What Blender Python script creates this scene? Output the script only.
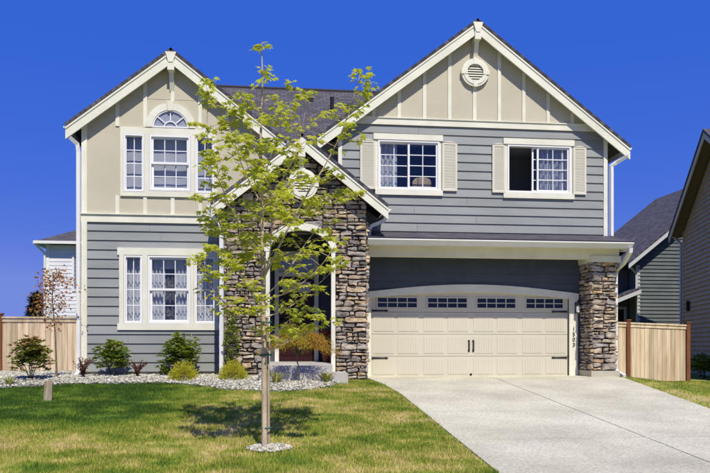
import bpy, math, random
import numpy as np
from mathutils import Vector, Matrix
R = math.radians
random.seed(7)
rng = np.random.default_rng(7)
S = bpy.context.scene
C = S.collection
for o in list(bpy.data.objects):
    bpy.data.objects.remove(o)

# ------------------------------------------------------------------ camera
cam_d = bpy.data.cameras.new('camera')
cam = bpy.data.objects.new('camera', cam_d)
C.objects.link(cam)
cam.location = (0, -17.15, 0.8)
cam.rotation_euler = (R(90), 0, R(-6.5))
cam_d.sensor_width = 36
cam_d.lens = 36 * 727 / 710
cam_d.shift_y = 108.5 / 710
cam_d.clip_end = 2000
S.camera = cam

# ------------------------------------------------------------------ sky, sun, exposure
SUN_EL, SUN_AZ = 52.0, 10.0           # azimuth: degrees to the right of the street direction
w = bpy.data.worlds.new('World')
S.world = w
w.use_nodes = True
nt = w.node_tree
bg = nt.nodes['Background']
sky = nt.nodes.new('ShaderNodeTexSky')
sky.sky_type = 'NISHITA'
sky.sun_disc = False
sky.sun_elevation = R(SUN_EL)
sky.sun_rotation = R(180 - SUN_AZ)
sky.altitude = 1500
sky.air_density = 1.0
sky.dust_density = 0.0
sky.ozone_density = 4.0
# evenly deep blue dry summer sky: the sky texture's saturation drives the fade, its brightness is levelled
sp = nt.nodes.new('ShaderNodeSeparateColor'); sp.mode = 'HSV'
cb = nt.nodes.new('ShaderNodeCombineColor'); cb.mode = 'HSV'
nt.links.new(sky.outputs[0], sp.inputs[0])
ms_ = nt.nodes.new('ShaderNodeMapRange')
for k_, v_ in (('From Min', .496), ('From Max', .713), ('To Min', .76), ('To Max', .945)): ms_.inputs[k_].default_value = v_
nt.links.new(sp.outputs[1], ms_.inputs[0])
pw = nt.nodes.new('ShaderNodeMath'); pw.operation = 'POWER'; pw.inputs[1].default_value = .12
nt.links.new(sp.outputs[2], pw.inputs[0])
mu = nt.nodes.new('ShaderNodeMath'); mu.operation = 'MULTIPLY'; mu.inputs[1].default_value = 5.6
nt.links.new(pw.outputs[0], mu.inputs[0])
cb.inputs[0].default_value = .641
nt.links.new(ms_.outputs[0], cb.inputs[1]); nt.links.new(mu.outputs[0], cb.inputs[2])
nt.links.new(cb.outputs[0], bg.inputs['Color'])
bg.inputs['Strength'].default_value = 0.10
sd = bpy.data.lights.new('sun', 'SUN')
sd.energy = 4.8
sd.angle = R(0.53)
sd.color = (1.0, 0.935, 0.80)
sun = bpy.data.objects.new('sun', sd)
C.objects.link(sun)
sv = Vector((math.sin(R(SUN_AZ)) * math.cos(R(SUN_EL)), -math.cos(R(SUN_AZ)) * math.cos(R(SUN_EL)), math.sin(R(SUN_EL))))
sun.rotation_euler = sv.to_track_quat('Z', 'Y').to_euler()
sun.location = (10, -30, 30)
S.view_settings.view_transform = 'Standard'
S.view_settings.look = 'None'
S.view_settings.exposure = 0.0
S.view_settings.gamma = 1.0

# ------------------------------------------------------------------ materials
M = {}
def mat(name, col, rough=0.7, col2=None, scale=6.0, detail=4, bump=0.0, bscale=80.0, rnd=0.0, tint=None,
        stretch=(1, 1, 1), lo=0.35, hi=0.65, metal=0.0, trans=0.0, spec=0.3, world=False, speck=None):
    """principled material; col2 = second colour mixed by noise; rnd = per-object brightness spread; tint = ramp by 'tint' attribute"""
    m = bpy.data.materials.new(name)
    m.use_nodes = True
    t = m.node_tree
    N, L = t.nodes, t.links
    p = N['Principled BSDF']
    p.inputs['Roughness'].default_value = rough
    p.inputs['Metallic'].default_value = metal
    p.inputs['Specular IOR Level'].default_value = spec
    if world:
        g = N.new('ShaderNodeNewGeometry'); vec = g.outputs['Position']
    else:
        tc = N.new('ShaderNodeTexCoord'); vec = tc.outputs['Object']
    mp = N.new('ShaderNodeMapping')
    mp.inputs['Scale'].default_value = stretch
    L.new(vec, mp.inputs['Vector'])
    vec = mp.outputs[0]
    cur = None
    if tint:
        a = N.new('ShaderNodeAttribute'); a.attribute_name = 'tint'
        r = N.new('ShaderNodeValToRGB')
        el = r.color_ramp.elements
        while len(el) < len(tint): el.new(0.5)
        for e, (pos, c) in zip(el, tint):
            e.position = pos; e.color = (*c, 1)
        L.new(a.outputs['Fac'], r.inputs[0])
        cur = r.outputs[0]
    if col2 is not None:
        n = N.new('ShaderNodeTexNoise')
        n.inputs['Scale'].default_value = scale
        n.inputs['Detail'].default_value = detail
        L.new(vec, n.inputs['Vector'])
        mr = N.new('ShaderNodeMapRange')
        mr.inputs['From Min'].default_value = lo
        mr.inputs['From Max'].default_value = hi
        L.new(n.outputs[0], mr.inputs[0])
        mx = N.new('ShaderNodeMix'); mx.data_type = 'RGBA'
        L.new(mr.outputs[0], mx.inputs[0])
        if cur is None:
            mx.inputs['A'].default_value = (*col, 1)
            mx.inputs['B'].default_value = (*col2, 1)
        else:
            mx.blend_type = 'MULTIPLY'
            L.new(cur, mx.inputs['A'])
            mx.inputs['B'].default_value = (*col2, 1)
        cur = mx.outputs['Result']
    if speck and cur is not None:
        n = N.new('ShaderNodeTexNoise'); n.inputs['Scale'].default_value = speck[0]; n.inputs['Detail'].default_value = 3
        L.new(vec, n.inputs['Vector'])
        mr = N.new('ShaderNodeMapRange')
        for k_, v_ in (('From Min', .3), ('From Max', .7), ('To Min', 1 - speck[1]), ('To Max', 1 + speck[1])): mr.inputs[k_].default_value = v_
        L.new(n.outputs[0], mr.inputs[0])
        vm = N.new('ShaderNodeVectorMath'); vm.operation = 'SCALE'
        L.new(cur, vm.inputs[0]); L.new(mr.outputs[0], vm.inputs['Scale']); cur = vm.outputs[0]
    if rnd:
        oi = N.new('ShaderNodeObjectInfo')
        mr = N.new('ShaderNodeMapRange')
        mr.inputs['To Min'].default_value = 1 - rnd
        mr.inputs['To Max'].default_value = 1 + rnd
        L.new(oi.outputs['Random'], mr.inputs[0])
        mx = N.new('ShaderNodeVectorMath'); mx.operation = 'SCALE'
        if cur is None:
            mx.inputs[0].default_value = col
        else:
            L.new(cur, mx.inputs[0])
        L.new(mr.outputs[0], mx.inputs['Scale'])
        cur = mx.outputs[0]
    if cur is None:
        p.inputs['Base Color'].default_value = (*col, 1)
    else:
        L.new(cur, p.inputs['Base Color'])
    if bump:
        n2 = N.new('ShaderNodeTexNoise')
        n2.inputs['Scale'].default_value = bscale
        n2.inputs['Detail'].default_value = 5
        L.new(vec, n2.inputs['Vector'])
        b = N.new('ShaderNodeBump')
        b.inputs['Strength'].default_value = bump
        b.inputs['Distance'].default_value = 0.02
        L.new(n2.outputs[0], b.inputs['Height'])
        L.new(b.outputs[0], p.inputs['Normal'])
    if trans:
        tr = N.new('ShaderNodeBsdfTranslucent')
        if cur is not None: L.new(cur, tr.inputs['Color'])
        else: tr.inputs['Color'].default_value = (*col, 1)
        ms = N.new('ShaderNodeMixShader')
        ms.inputs[0].default_value = trans
        L.new(p.outputs[0], ms.inputs[1]); L.new(tr.outputs[0], ms.inputs[2])
        L.new(ms.outputs[0], N['Material Output'].inputs['Surface'])
    M[name] = m
    return m

mat('siding_slate_shade', (.085, .10, .12), .6, (.07, .085, .10), 2.5, rnd=.06)  # slate siding of the garage wall; doubles as painted shade in the alcove
mat('siding', (.30, .315, .31), .6, (.25, .265, .26), 1.6, detail=8, rnd=.07, bump=.2, bscale=40, stretch=(.5, 1, 2), world=True)
mat('stucco', (.57, .53, .405), .85, (.53, .49, .37), 1.2, bump=.35, bscale=120)
mat('trim', (.80, .785, .66), .55, (.70, .685, .56), 2.2, detail=8, bump=.12, bscale=30, world=True)
mat('trim_white', (.80, .80, .76), .45, (.74, .74, .71), 2.0)
mat('vinyl', (.82, .82, .82), .35)
mat('garage_cream', (.61, .575, .455), .5, (.58, .545, .43), .8, bump=.04, bscale=60)
mat('shutter', (.70, .67, .55), .55, (.66, .63, .51), 2)
mat('concrete', (.63, .595, .455), .85, (.42, .39, .29), .9, bump=.5, bscale=60, detail=12, world=True, lo=.36, hi=.80, speck=(30, .22))
mat('concrete_step', (.50, .48, .44), .85, (.42, .40, .37), 3, bump=.3, bscale=70)
mat('foundation', (.50, .46, .36), .85, (.44, .40, .32), 4, bump=.3, bscale=60)
mat('mortar', (.055, .05, .045), .95, (.03, .028, .026), 9, bump=.5, bscale=50)
mat('dark_interior', (.035, .036, .04), .9)
mat('room', (.16, .17, .19), .9)
mat('black_metal', (.012, .012, .012), .45)
mat('lamp_glass', (.75, .75, .7), .15)
mat('lantern_metal', (.16, .15, .14), .4, metal=.6)
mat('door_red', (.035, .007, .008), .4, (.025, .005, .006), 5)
mat('curtain', (.74, .75, .75), .9, (.64, .65, .66), 16, lo=.47, hi=.53, world=True)
mat('curtain_blue', (.56, .57, .60), .9, (.50, .515, .54), 5, world=True)
mat('drape', (.10, .10, .11), .9, (.30, .27, .22), 14, lo=.5, hi=.6, world=True)
mat('chair_fabric', (.55, .42, .26), .9, (.35, .25, .15), 30)
mat('fence_wood', (.72, .585, .41), .8, (.46, .325, .19), 2.6, rnd=.2, bump=.15, bscale=25, stretch=(6, 6, .4), lo=.36, hi=.74, world=True)
mat('fence_post', (.235, .085, .035), .7, (.15, .055, .025), 4, bump=.15, bscale=25, stretch=(6, 6, .8))
mat('stake_wood', (.46, .38, .27), .85, (.27, .21, .15), 4, bump=.3, bscale=30, stretch=(7, 7, .8))
mat('bark', (.60, .485, .33), .9, (.40, .31, .20), 7, bump=.5, bscale=40, stretch=(1.6, 1.6, .5))
mat('twig', (.22, .17, .12), .9, (.15, .11, .08), 8)
mat('dark_stem', (.10, .07, .05), .9)
mat('tie_green', (.01, .12, .09), .5)
mat('terracotta', (.25, .07, .035), .8, (.19, .05, .025), 6)
mat('petal_red', (.55, .03, .015), .6, trans=.2)
mat('asphalt', (.05, .05, .052), .9, (.04, .04, .042), 3, bump=.3, bscale=120, world=True)
mat('soil', (.07, .05, .035), .95, (.05, .035, .025), 5, bump=.5, bscale=40)
mat('stone', (0, 0, 0), .85, (.52, .49, .47), 7, 8, bump=1.0, bscale=18, lo=.60, hi=.38,
    tint=[(0, (.20, .185, .18)), (.14, (.36, .325, .29)), (.30, (.48, .39, .30)), (.44, (.38, .36, .345)), (.56, (.56, .42, .27)),
          (.68, (.52, .47, .42)), (.80, (.62, .45, .25)), (.92, (.68, .59, .46)), (1.0, (.48, .31, .18))])
mat('pebble', (0, 0, 0), .75, tint=[(0, (.13, .12, .09)), (.35, (.33, .31, .24)), (.7, (.50, .475, .38)), (1.0, (.72, .70, .60))])
mat('gravel_base', (.38, .365, .34), .9, (.20, .19, .175), 45, bump=.7, bscale=60, world=True)
leafr = lambda n, ramp, tr=.35, rough=.5: mat(n, (0, 0, 0), rough, tint=ramp, trans=tr, spec=.25)
leafr('leaf_maple', [(0, (.38, .44, .03)), (.5, (.58, .62, .06)), (.85, (.74, .74, .14)), (1, (.70, .58, .10))], .55)
leafr('leaf_dark', [(0, (.10, .17, .018)), (.5, (.22, .31, .035)), (.85, (.40, .46, .08)), (1, (.48, .38, .08))], .35, .4)
leafr('leaf_bronze', [(0, (.14, .21, .03)), (.45, (.24, .28, .04)), (.75, (.36, .27, .06)), (1, (.42, .14, .05))], .3, .45)
leafr('leaf_red', [(0, (.055, .012, .012)), (.6, (.12, .025, .02)), (1, (.20, .06, .04))], .25)
leafr('leaf_orange', [(0, (.26, .20, .04)), (.35, (.50, .24, .05)), (.7, (.52, .16, .06)), (1, (.52, .44, .12))], .45)
leafr('leaf_jmaple', [(0, (.34, .34, .03)), (.4, (.52, .37, .04)), (.75, (.56, .27, .04)), (1, (.52, .17, .03))], .45)
leafr('leaf_yellow', [(0, (.34, .35, .02)), (.5, (.56, .53, .04)), (1, (.70, .66, .10))], .4)
leafr('leaf_tuft', [(0, (.26, .29, .04)), (.5, (.48, .48, .10)), (1, (.70, .67, .30))], .4)
leafr('leaf_column', [(0, (.08, .13, .015)), (.5, (.19, .25, .03)), (1, (.38, .40, .06))], .35)
leafr('needle', [(0, (.010, .022, .010)), (1, (.03, .055, .022))], .1)

def lawn_mat(name, blade):
    m = bpy.data.materials.new(name); m.use_nodes = True
    t = m.node_tree; N, L = t.nodes, t.links
    p = N['Principled BSDF']; p.inputs['Roughness'].default_value = .6 if blade else .9
    p.inputs['Specular IOR Level'].default_value = .15
    g = N.new('ShaderNodeNewGeometry')
    sx = N.new('ShaderNodeSeparateXYZ'); L.new(g.outputs['Position'], sx.inputs[0])
    def noise(scale, st=(1, 1, 0), det=4):
        mp = N.new('ShaderNodeMapping'); mp.inputs['Scale'].default_value = st
        L.new(g.outputs['Position'], mp.inputs['Vector'])
        n = N.new('ShaderNodeTexNoise'); n.inputs['Scale'].default_value = scale; n.inputs['Detail'].default_value = det
        L.new(mp.outputs[0], n.inputs['Vector']); return n.outputs[0]
    def mth(op, a, b=None, clamp=False):
        n = N.new('ShaderNodeMath'); n.operation = op; n.use_clamp = clamp
        for i, v in enumerate((a, b)):
            if v is None: continue
            if isinstance(v, (int, float)): n.inputs[i].default_value = v
            else: L.new(v, n.inputs[i])
        return n.outputs[0]
    def step(v, a, b):
        n = N.new('ShaderNodeMapRange'); n.interpolation_type = 'SMOOTHSTEP'
        n.inputs['From Min'].default_value = a; n.inputs['From Max'].default_value = b
        L.new(v, n.inputs[0]); return n.outputs[0]
    n1 = noise(.7, (1, 1.2, 0), 6)
    n2 = noise(2.2, (1, 1.3, 0), 7)
    n3 = noise(14, (1, 1, 0), 3)
    yy = mth('ADD', sx.outputs[1], mth('MULTIPLY', mth('SUBTRACT', n2, .5), 1.5))
    # darker green swath across the left lawn and beside the bed; drier turf towards the street
    sw = mth('MULTIPLY', step(yy, -6.75, -5.9), step(mth('MULTIPLY', sx.outputs[0], -1), .7, 2.6))
    bedge = step(yy, -3.4, -2.3)
    dry = mth('ADD', mth('MULTIPLY', n1, 1.3), mth('MULTIPLY', n2, 1.7))
    f = mth('SUBTRACT', mth('SUBTRACT', mth('SUBTRACT', dry, .86), mth('MULTIPLY', sw, .58)), mth('MULTIPLY', bedge, .12), True)
    f2 = mth('ADD', f, mth('MULTIPLY', mth('SUBTRACT', n3, .5), .45), True)
    r = N.new('ShaderNodeValToRGB'); el = r.color_ramp.elements
    k = 1.0 if blade else .75
    cols = [(0, (.065, .13, .020)), (.3, (.17, .26, .032)), (.55, (.32, .36, .055)), (.8, (.52, .47, .14)), (1, (.66, .54, .26))]
    while len(el) < len(cols): el.new(.5)
    for e, (pos, c) in zip(el, cols):
        e.position = pos; e.color = (*[v * k for v in c], 1)
    L.new(f2, r.inputs[0])
    cur = r.outputs[0]
    if blade:
        a = N.new('ShaderNodeAttribute'); a.attribute_name = 'tint'
        mr = N.new('ShaderNodeMapRange'); mr.inputs['To Min'].default_value = .55; mr.inputs['To Max'].default_value = 1.55
        L.new(a.outputs['Fac'], mr.inputs[0])
        vm = N.new('ShaderNodeVectorMath'); vm.operation = 'SCALE'
        L.new(cur, vm.inputs[0]); L.new(mr.outputs[0], vm.inputs['Scale']); cur = vm.outputs[0]
        tr = N.new('ShaderNodeBsdfTranslucent'); L.new(cur, tr.inputs['Color'])
        ms = N.new('ShaderNodeMixShader'); ms.inputs[0].default_value = .3
        L.new(p.outputs[0], ms.inputs[1]); L.new(tr.outputs[0], ms.inputs[2])
        L.new(ms.outputs[0], N['Material Output'].inputs['Surface'])
    L.new(cur, p.inputs['Base Color'])
    M[name] = m
lawn_mat('lawn', False)
lawn_mat('grass_blade', True)

def shingle_mat():
    m = bpy.data.materials.new('shingle'); m.use_nodes = True
    t = m.node_tree; N, L = t.nodes, t.links
    p = N['Principled BSDF']; p.inputs['Roughness'].default_value = .9; p.inputs['Specular IOR Level'].default_value = .2
    uv = N.new('ShaderNodeTexCoord')
    br = N.new('ShaderNodeTexBrick')
    br.inputs['Color1'].default_value = (.075, .070, .082, 1); br.inputs['Color2'].default_value = (.135, .125, .14, 1)
    br.inputs['Mortar'].default_value = (.055, .052, .06, 1)
    br.inputs['Scale'].default_value = 1; br.inputs['Brick Width'].default_value = .22; br.inputs['Row Height'].default_value = .14
    br.inputs['Mortar Size'].default_value = .012; br.inputs['Bias'].default_value = -.1
    L.new(uv.outputs['UV'], br.inputs['Vector'])
    n = N.new('ShaderNodeTexNoise'); n.inputs['Scale'].default_value = 40; L.new(uv.outputs['UV'], n.inputs['Vector'])
    mx = N.new('ShaderNodeMix'); mx.data_type = 'RGBA'; mx.blend_type = 'OVERLAY'; mx.inputs[0].default_value = .6
    L.new(br.outputs[0], mx.inputs['A']); L.new(n.outputs[0], mx.inputs['B'])
    L.new(mx.outputs['Result'], p.inputs['Base Color'])
    b = N.new('ShaderNodeBump'); b.inputs['Strength'].default_value = .7; b.inputs['Distance'].default_value = .01
    L.new(br.outputs['Fac'], b.inputs['Height']); b.invert = True
    L.new(b.outputs[0], p.inputs['Normal'])
    M['shingle'] = m
shingle_mat()

def glass_mat(name, refl, tint, rough=.02):
    m = bpy.data.materials.new(name); m.use_nodes = True
    t = m.node_tree; N, L = t.nodes, t.links
    N.remove(N['Principled BSDF'])
    tr = N.new('ShaderNodeBsdfTransparent'); tr.inputs[0].default_value = (*tint, 1)
    gl = N.new('ShaderNodeBsdfGlossy'); gl.inputs['Roughness'].default_value = rough
    lw = N.new('ShaderNodeLayerWeight'); lw.inputs[0].default_value = .3
    pw_ = N.new('ShaderNodeMath'); pw_.operation = 'POWER'; L.new(lw.outputs['Facing'], pw_.inputs[0]); pw_.inputs[1].default_value = 4
    ad = N.new('ShaderNodeMath'); ad.operation = 'MULTIPLY_ADD'; ad.use_clamp = True
    L.new(pw_.outputs[0], ad.inputs[0]); ad.inputs[1].default_value = .7; ad.inputs[2].default_value = refl
    ms = N.new('ShaderNodeMixShader')
    L.new(ad.outputs[0], ms.inputs[0]); L.new(tr.outputs[0], ms.inputs[1]); L.new(gl.outputs[0], ms.inputs[2])
    L.new(ms.outputs[0], N['Material Output'].inputs['Surface'])
    M[name] = m
glass_mat('glass', .085, (.78, .80, .84))
glass_mat('glass_dark', .05, (.35, .4, .45))

# ------------------------------------------------------------------ mesh builder
class MB:
    def __init__(s): s.v = []; s.f = []; s.t = []; s.uv = {}
    def add(s, vs, fs, tint=None):
        b = len(s.v); s.v += [tuple(q) for q in vs]
        for f in fs:
            s.f.append(tuple(b + i for i in f)); s.t.append(0.5 if tint is None else tint)
        return s
    def box(s, x0, x1, y0, y1, z0, z1, tint=None):
        if x0 > x1: x0, x1 = x1, x0
        if y0 > y1: y0, y1 = y1, y0
        if z0 > z1: z0, z1 = z1, z0
        return s.add([(x0, y0, z0), (x1, y0, z0), (x1, y1, z0), (x0, y1, z0), (x0, y0, z1), (x1, y0, z1), (x1, y1, z1), (x0, y1, z1)],
                     [(3, 2, 1, 0), (4, 5, 6, 7), (0, 1, 5, 4), (1, 2, 6, 5), (2, 3, 7, 6), (3, 0, 4, 7)], tint)
    def prism(s, poly, y0, y1, tint=None):
        """polygon in x,z extruded in y"""
        n = len(poly)
        area = sum(poly[i][0] * poly[(i + 1) % n][1] - poly[(i + 1) % n][0] * poly[i][1] for i in range(n))
        if area < 0: poly = poly[::-1]
        return s.add([(x, y0, z) for x, z in poly] + [(x, y1, z) for x, z in poly],
                     [tuple(range(n)), tuple(range(2 * n - 1, n - 1, -1))] + [(i + n, (i + 1) % n + n, (i + 1) % n, i) for i in range(n)], tint)
    def prismx(s, poly, x0, x1, tint=None):
        """polygon in y,z extruded in x"""
        n = len(poly)
        area = sum(poly[i][0] * poly[(i + 1) % n][1] - poly[(i + 1) % n][0] * poly[i][1] for i in range(n))
        if area < 0: poly = poly[::-1]
        return s.add([(x0, y, z) for y, z in poly] + [(x1, y, z) for y, z in poly],
                     [tuple(range(n - 1, -1, -1)), tuple(range(n, 2 * n))] + [(i, (i + 1) % n, (i + 1) % n + n, i + n) for i in range(n)], tint)
    def strip(s, a, b, y0, y1):
        """solid between two polylines a and b (x,z) of equal length, from y0 to y1"""
        for i in range(len(a) - 1):
            s.prism([a[i], a[i + 1], b[i + 1], b[i]], y0, y1)
        return s
    def tube(s, pts, radii, n=7, tint=None, square=False):
        pts = [Vector(p) for p in pts]
        if not isinstance(radii, (list, tuple)): radii = [radii] * len(pts)
        b = len(s.v); prev = None
        for i, p in enumerate(pts):
            d = (pts[min(i + 1, len(pts) - 1)] - pts[max(i - 1, 0)]).normalized()
            if prev is None:
                u = d.orthogonal().normalized()
                if square: u = Vector((1, 0, 0)) if abs(d.x) < .9 else Vector((0, 1, 0)); u = (u - d * u.dot(d)).normalized()
            else: u = (prev - d * prev.dot(d)).normalized()
            prev = u; v2 = d.cross(u)
            for k in range(n):
                a = 2 * math.pi * (k + (.5 if square else 0)) / n
                s.v.append(tuple(p + (u * math.cos(a) + v2 * math.sin(a)) * radii[i]))
        for i in range(len(pts) - 1):
            for k in range(n):
                s.f.append((b + i * n + k, b + i * n + (k + 1) % n, b + (i + 1) * n + (k + 1) % n, b + (i + 1) * n + k)); s.t.append(.5 if tint is None else tint)
        s.f.append(tuple(b + k for k in range(n - 1, -1, -1))); s.t.append(.5)
        s.f.append(tuple(b + (len(pts) - 1) * n + k for k in range(n))); s.t.append(.5)
        return s
    def build(s, name, material, parent=None, smooth=False, uvs=None):
        me = bpy.data.meshes.new(name)
        me.from_pydata(s.v, [], s.f)
        if any(x != .5 for x in s.t):
            a = me.attributes.new('tint', 'FLOAT', 'FACE'); a.data.foreach_set('value', s.t)
        if uvs is not None:
            ul = me.uv_layers.new(name='uv')
            ul.data.foreach_set('uv', [c for f in s.f for i in f for c in uvs[i]])
        if smooth: me.polygons.foreach_set('use_smooth', [True] * len(me.polygons))
        me.materials.append(M[material])
        me.update()
        o = bpy.data.objects.new(name, me); C.objects.link(o)
        if parent is not None: o.parent = parent
        return o

def np_mesh(name, V, F, material, tint=None, parent=None):
    me = bpy.data.meshes.new(name)
    nf, k = F.shape
    me.vertices.add(len(V)); me.vertices.foreach_set('co', V.astype(np.float32).ravel())
    me.loops.add(nf * k); me.loops.foreach_set('vertex_index', F.astype(np.int32).ravel())
    me.polygons.add(nf); me.polygons.foreach_set('loop_start', np.arange(0, nf * k, k, dtype=np.int32))
    me.polygons.foreach_set('loop_total', np.full(nf, k, dtype=np.int32))
    if tint is not None:
        a = me.attributes.new('tint', 'FLOAT', 'FACE'); a.data.foreach_set('value', tint.astype(np.float32))
    me.materials.append(M[material]); me.update(calc_edges=True); me.validate()
    o = bpy.data.objects.new(name, me); C.objects.link(o)
    if parent is not None: o.parent = parent
    return o

def tag(o, label, cat=None, group=None, kind=None):
    o['label'] = label
    if cat: o['category'] = cat
    if group: o['group'] = group
    if kind: o['kind'] = kind
    return o
def empty(name, loc=(0, 0, 0), rz=0, parent=None):
    o = bpy.data.objects.new(name, None); C.objects.link(o)
    o.location = loc; o.rotation_euler = (0, 0, rz); o.empty_display_size = .3
    if parent is not None: o.parent = parent
    return o

# ------------------------------------------------------------------ ground
def gz(x, y):
    z = .03 - .075 * max(0, -1.3 - max(y, -10.2))
    if y < -12.0: z -= .12
    d = min(max((x - 8.3) / 2.4, 0), 1); z -= .33 * d * min(max((y + 9) / 4, 0), 1)
    return z
xs = [-600, -300, -150, -80, -40, -25] + list(np.arange(-16, 20.01, .3)) + [25, 40, 80, 150, 300, 600]
ys = [-300, -150, -80, -40, -25, -21, -14, -12.01, -11.99, -11.6, -11] + list(np.arange(-10.8, 8.01, .3)) + [10, 14, 20, 30, 60, 120, 300, 900]
gv = [(x, y, gz(x, y) + (0.012 * math.sin(3.1 * x + 1.7 * y) * math.sin(2.3 * y - x) if -10 < y < -3 and x < 2 else 0)) for y in ys for x in xs]
nx = len(xs)
gf = [(j * nx + i, j * nx + i + 1, (j + 1) * nx + i + 1, (j + 1) * nx + i) for j in range(len(ys) - 1) for i in range(nx - 1)]
ground = MB().add(gv, gf).build('ground', 'lawn', smooth=True)
tag(ground, 'sloping front yard turf with dry and green patches', kind='structure')

# street, kerb and sidewalk lie in front of the lawn, below the picture
tag(MB().box(-60, 60, -21, -12.3, -.9, gz(0, -15) + .006).build('road', 'asphalt'), 'asphalt street running past the front yards', kind='structure')
tag(MB().box(-60, 60, -12.3, -12.12, -.9, -.60).build('kerb', 'concrete'), 'concrete kerb along the street', kind='structure')
side = empty('sidewalk', (0, 0, 0)); tag(side, 'concrete sidewalk crossing the foot of the driveway', kind='structure')
for i in range(-12, 13):
    MB().box(i * 1.6 + .006, (i + 1) * 1.6 - .006, -11.6, -10.05, -.75, -.612).build('slab', 'concrete', side)

drive = empty('driveway', (0, 0, 0)); tag(drive, 'pale broom finished concrete driveway in jointed slabs', kind='structure')
def drv_r(y): return 8.0 + (y + 1.3) * .15 if y > -5.65 else 7.35
def drv_l(y): return 2.12 + .30 * min(1, max(0, (-1.2 - y) / 2.2)) ** .7
rows = [[.3, -.4, -1.3], [-1.3, -2.0, -2.8, -3.6, -5.65], [-5.65, -7.86], [-7.86, -10.04]]
for row in rows:
    for side_ in (0, 1):
        vs = []; n = len(row); g = .009
        for i, y in enumerate(row):
            yy = y - .02 if i == 0 else (y + .02 if i == n - 1 else y)
            a = (drv_l(y), 5.0 - g) if side_ == 0 else (5.0 + g, drv_r(y))
            zt = gz(5, y) + .022
            vs += [(a[0], yy, zt), (a[1], yy, zt), (a[0], yy, zt - .15), (a[1], yy, zt - .15)]
        fs = []
        for i in range(n - 1):
            p, q = i * 4, i * 4 + 4
            fs += [(p, q, q + 1, p + 1), (p + 2, p + 3, q + 3, q + 2), (p, p + 2, q + 2, q), (p + 1, q + 1, q + 3, p + 3)]
        fs += [(0, 1, 3, 2), (4 * n - 4, 4 * n - 2, 4 * n - 1, 4 * n - 3)]
        MB().add(vs, fs).build('slab', 'concrete', drive)

# ------------------------------------------------------------------ main house
house = empty('house', (2, 4, 0))
tag(house, 'two storey grey and beige house with stone entry and cream garage door', 'house')
HP = Vector((2, 4, 0))
class HB(MB):
    """mesh builder in world coordinates whose result hangs under the house (or under a part of it)"""
    def build(s, name, material, parent=None, smooth=False, uvs=None):
        s.v = [(x - HP.x, y - HP.y, z - HP.z) for x, y, z in s.v]
        o = MB.build(s, name, material, parent if parent is not None else house, smooth, uvs)
        return o
def part(name):   # an Empty part of the house that carries sub-parts
    return empty(name, parent=house)

def minus(rect, holes):
    """rect (x0,x1,z0,z1) minus holes -> rects"""
    out = [rect]
    for h in holes:
        nxt = []
        for r in out:
            x0, x1, z0, z1 = r
            a0, a1, b0, b1 = max(x0, h[0]), min(x1, h[1]), max(z0, h[2]), min(z1, h[3])
            if a0 >= a1 - 1e-4 or b0 >= b1 - 1e-4: nxt.append(r); continue
            if a0 - x0 > .004: nxt.append((x0, a0, z0, z1))
            if x1 - a1 > .004: nxt.append((a1, x1, z0, z1))
            if b0 - z0 > .004: nxt.append((a0, a1, z0, b0))
            if z1 - b1 > .004: nxt.append((a0, a1, b1, z1))
        out = nxt
    return out

def wall_with_holes(name, rect, yw, th, holes, material):
    b = HB()
    for r in minus(rect, holes): b.box(r[0], r[1], yw, yw + th, r[2], r[3])
    return b.build(name, material)

def lap_siding(wall, x0, x1, z0, z1, yw, holes, exposure=.212, paint='siding'):
    z = z0
    while z < z1 - .02:
        zt = min(z + exposure, z1)
        pieces = []
        for q in minus((x0, x1, z, zt), holes):
            if q[1] - q[0] > 2.9:
                m = q[0] + (q[1] - q[0]) * random.uniform(.25, .75)
                pieces += [(q[0], m - .0025, q[2], q[3]), (m + .0025, q[1], q[2], q[3])]
            else: pieces.append(q)
        for (a, b_, c, d) in pieces:
            top = .004 + .028 * (1 - (d - z) / exposure); bot = .004 + .028 * (1 - (c - z) / exposure)
            m = HB()
            m.add([(a, yw - bot, c), (b_, yw - bot, c), (b_, yw - top, d), (a, yw - top, d), (a, yw, c), (b_, yw, c), (b_, yw, d), (a, yw, d)],
                  [(0, 1, 2, 3), (4, 7, 6, 5), (0, 4, 5, 1), (3, 2, 6, 7), (0, 3, 7, 4), (1, 5, 6, 2)])
            m.build('siding_board', paint, wall)
        z = zt

# openings (x0,x1,z0,z1)
YL = -.2                                   # left wing wall plane
W_LU = [(-3.33, -2.88, 4.265, 5.57), (-2.76, -1.85, 4.30, 5.56), (-1.745, -1.315, 4.265, 5.57)]
W_LL = [(-3.325, -2.925, 1.29, 2.83), (-2.80, -1.855, 1.29, 2.83), (-1.77, -1.29, 1.29, 2.83)]
W_R1 = (2.50, 3.99, 4.51, 5.685)
W_R2 = (5.675, 7.275, 4.51, 5.67)
DOOR = (2.33, 7.24, .022, 2.10)

# left wing, ground floor
wl = wall_with_holes('siding_wall', (-4.25, -.9, .2, 3.58), YL, .15, W_LL, 'siding')
lap_siding(wl, -4.13, -1.0, .2, 3.57, YL, [(-3.44, -1.2, 1.15, 2.99)])
HB().box(-4.22, -.9, YL + .02, YL + .2, -.2, .2).build('foundation', 'foundation')
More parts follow.
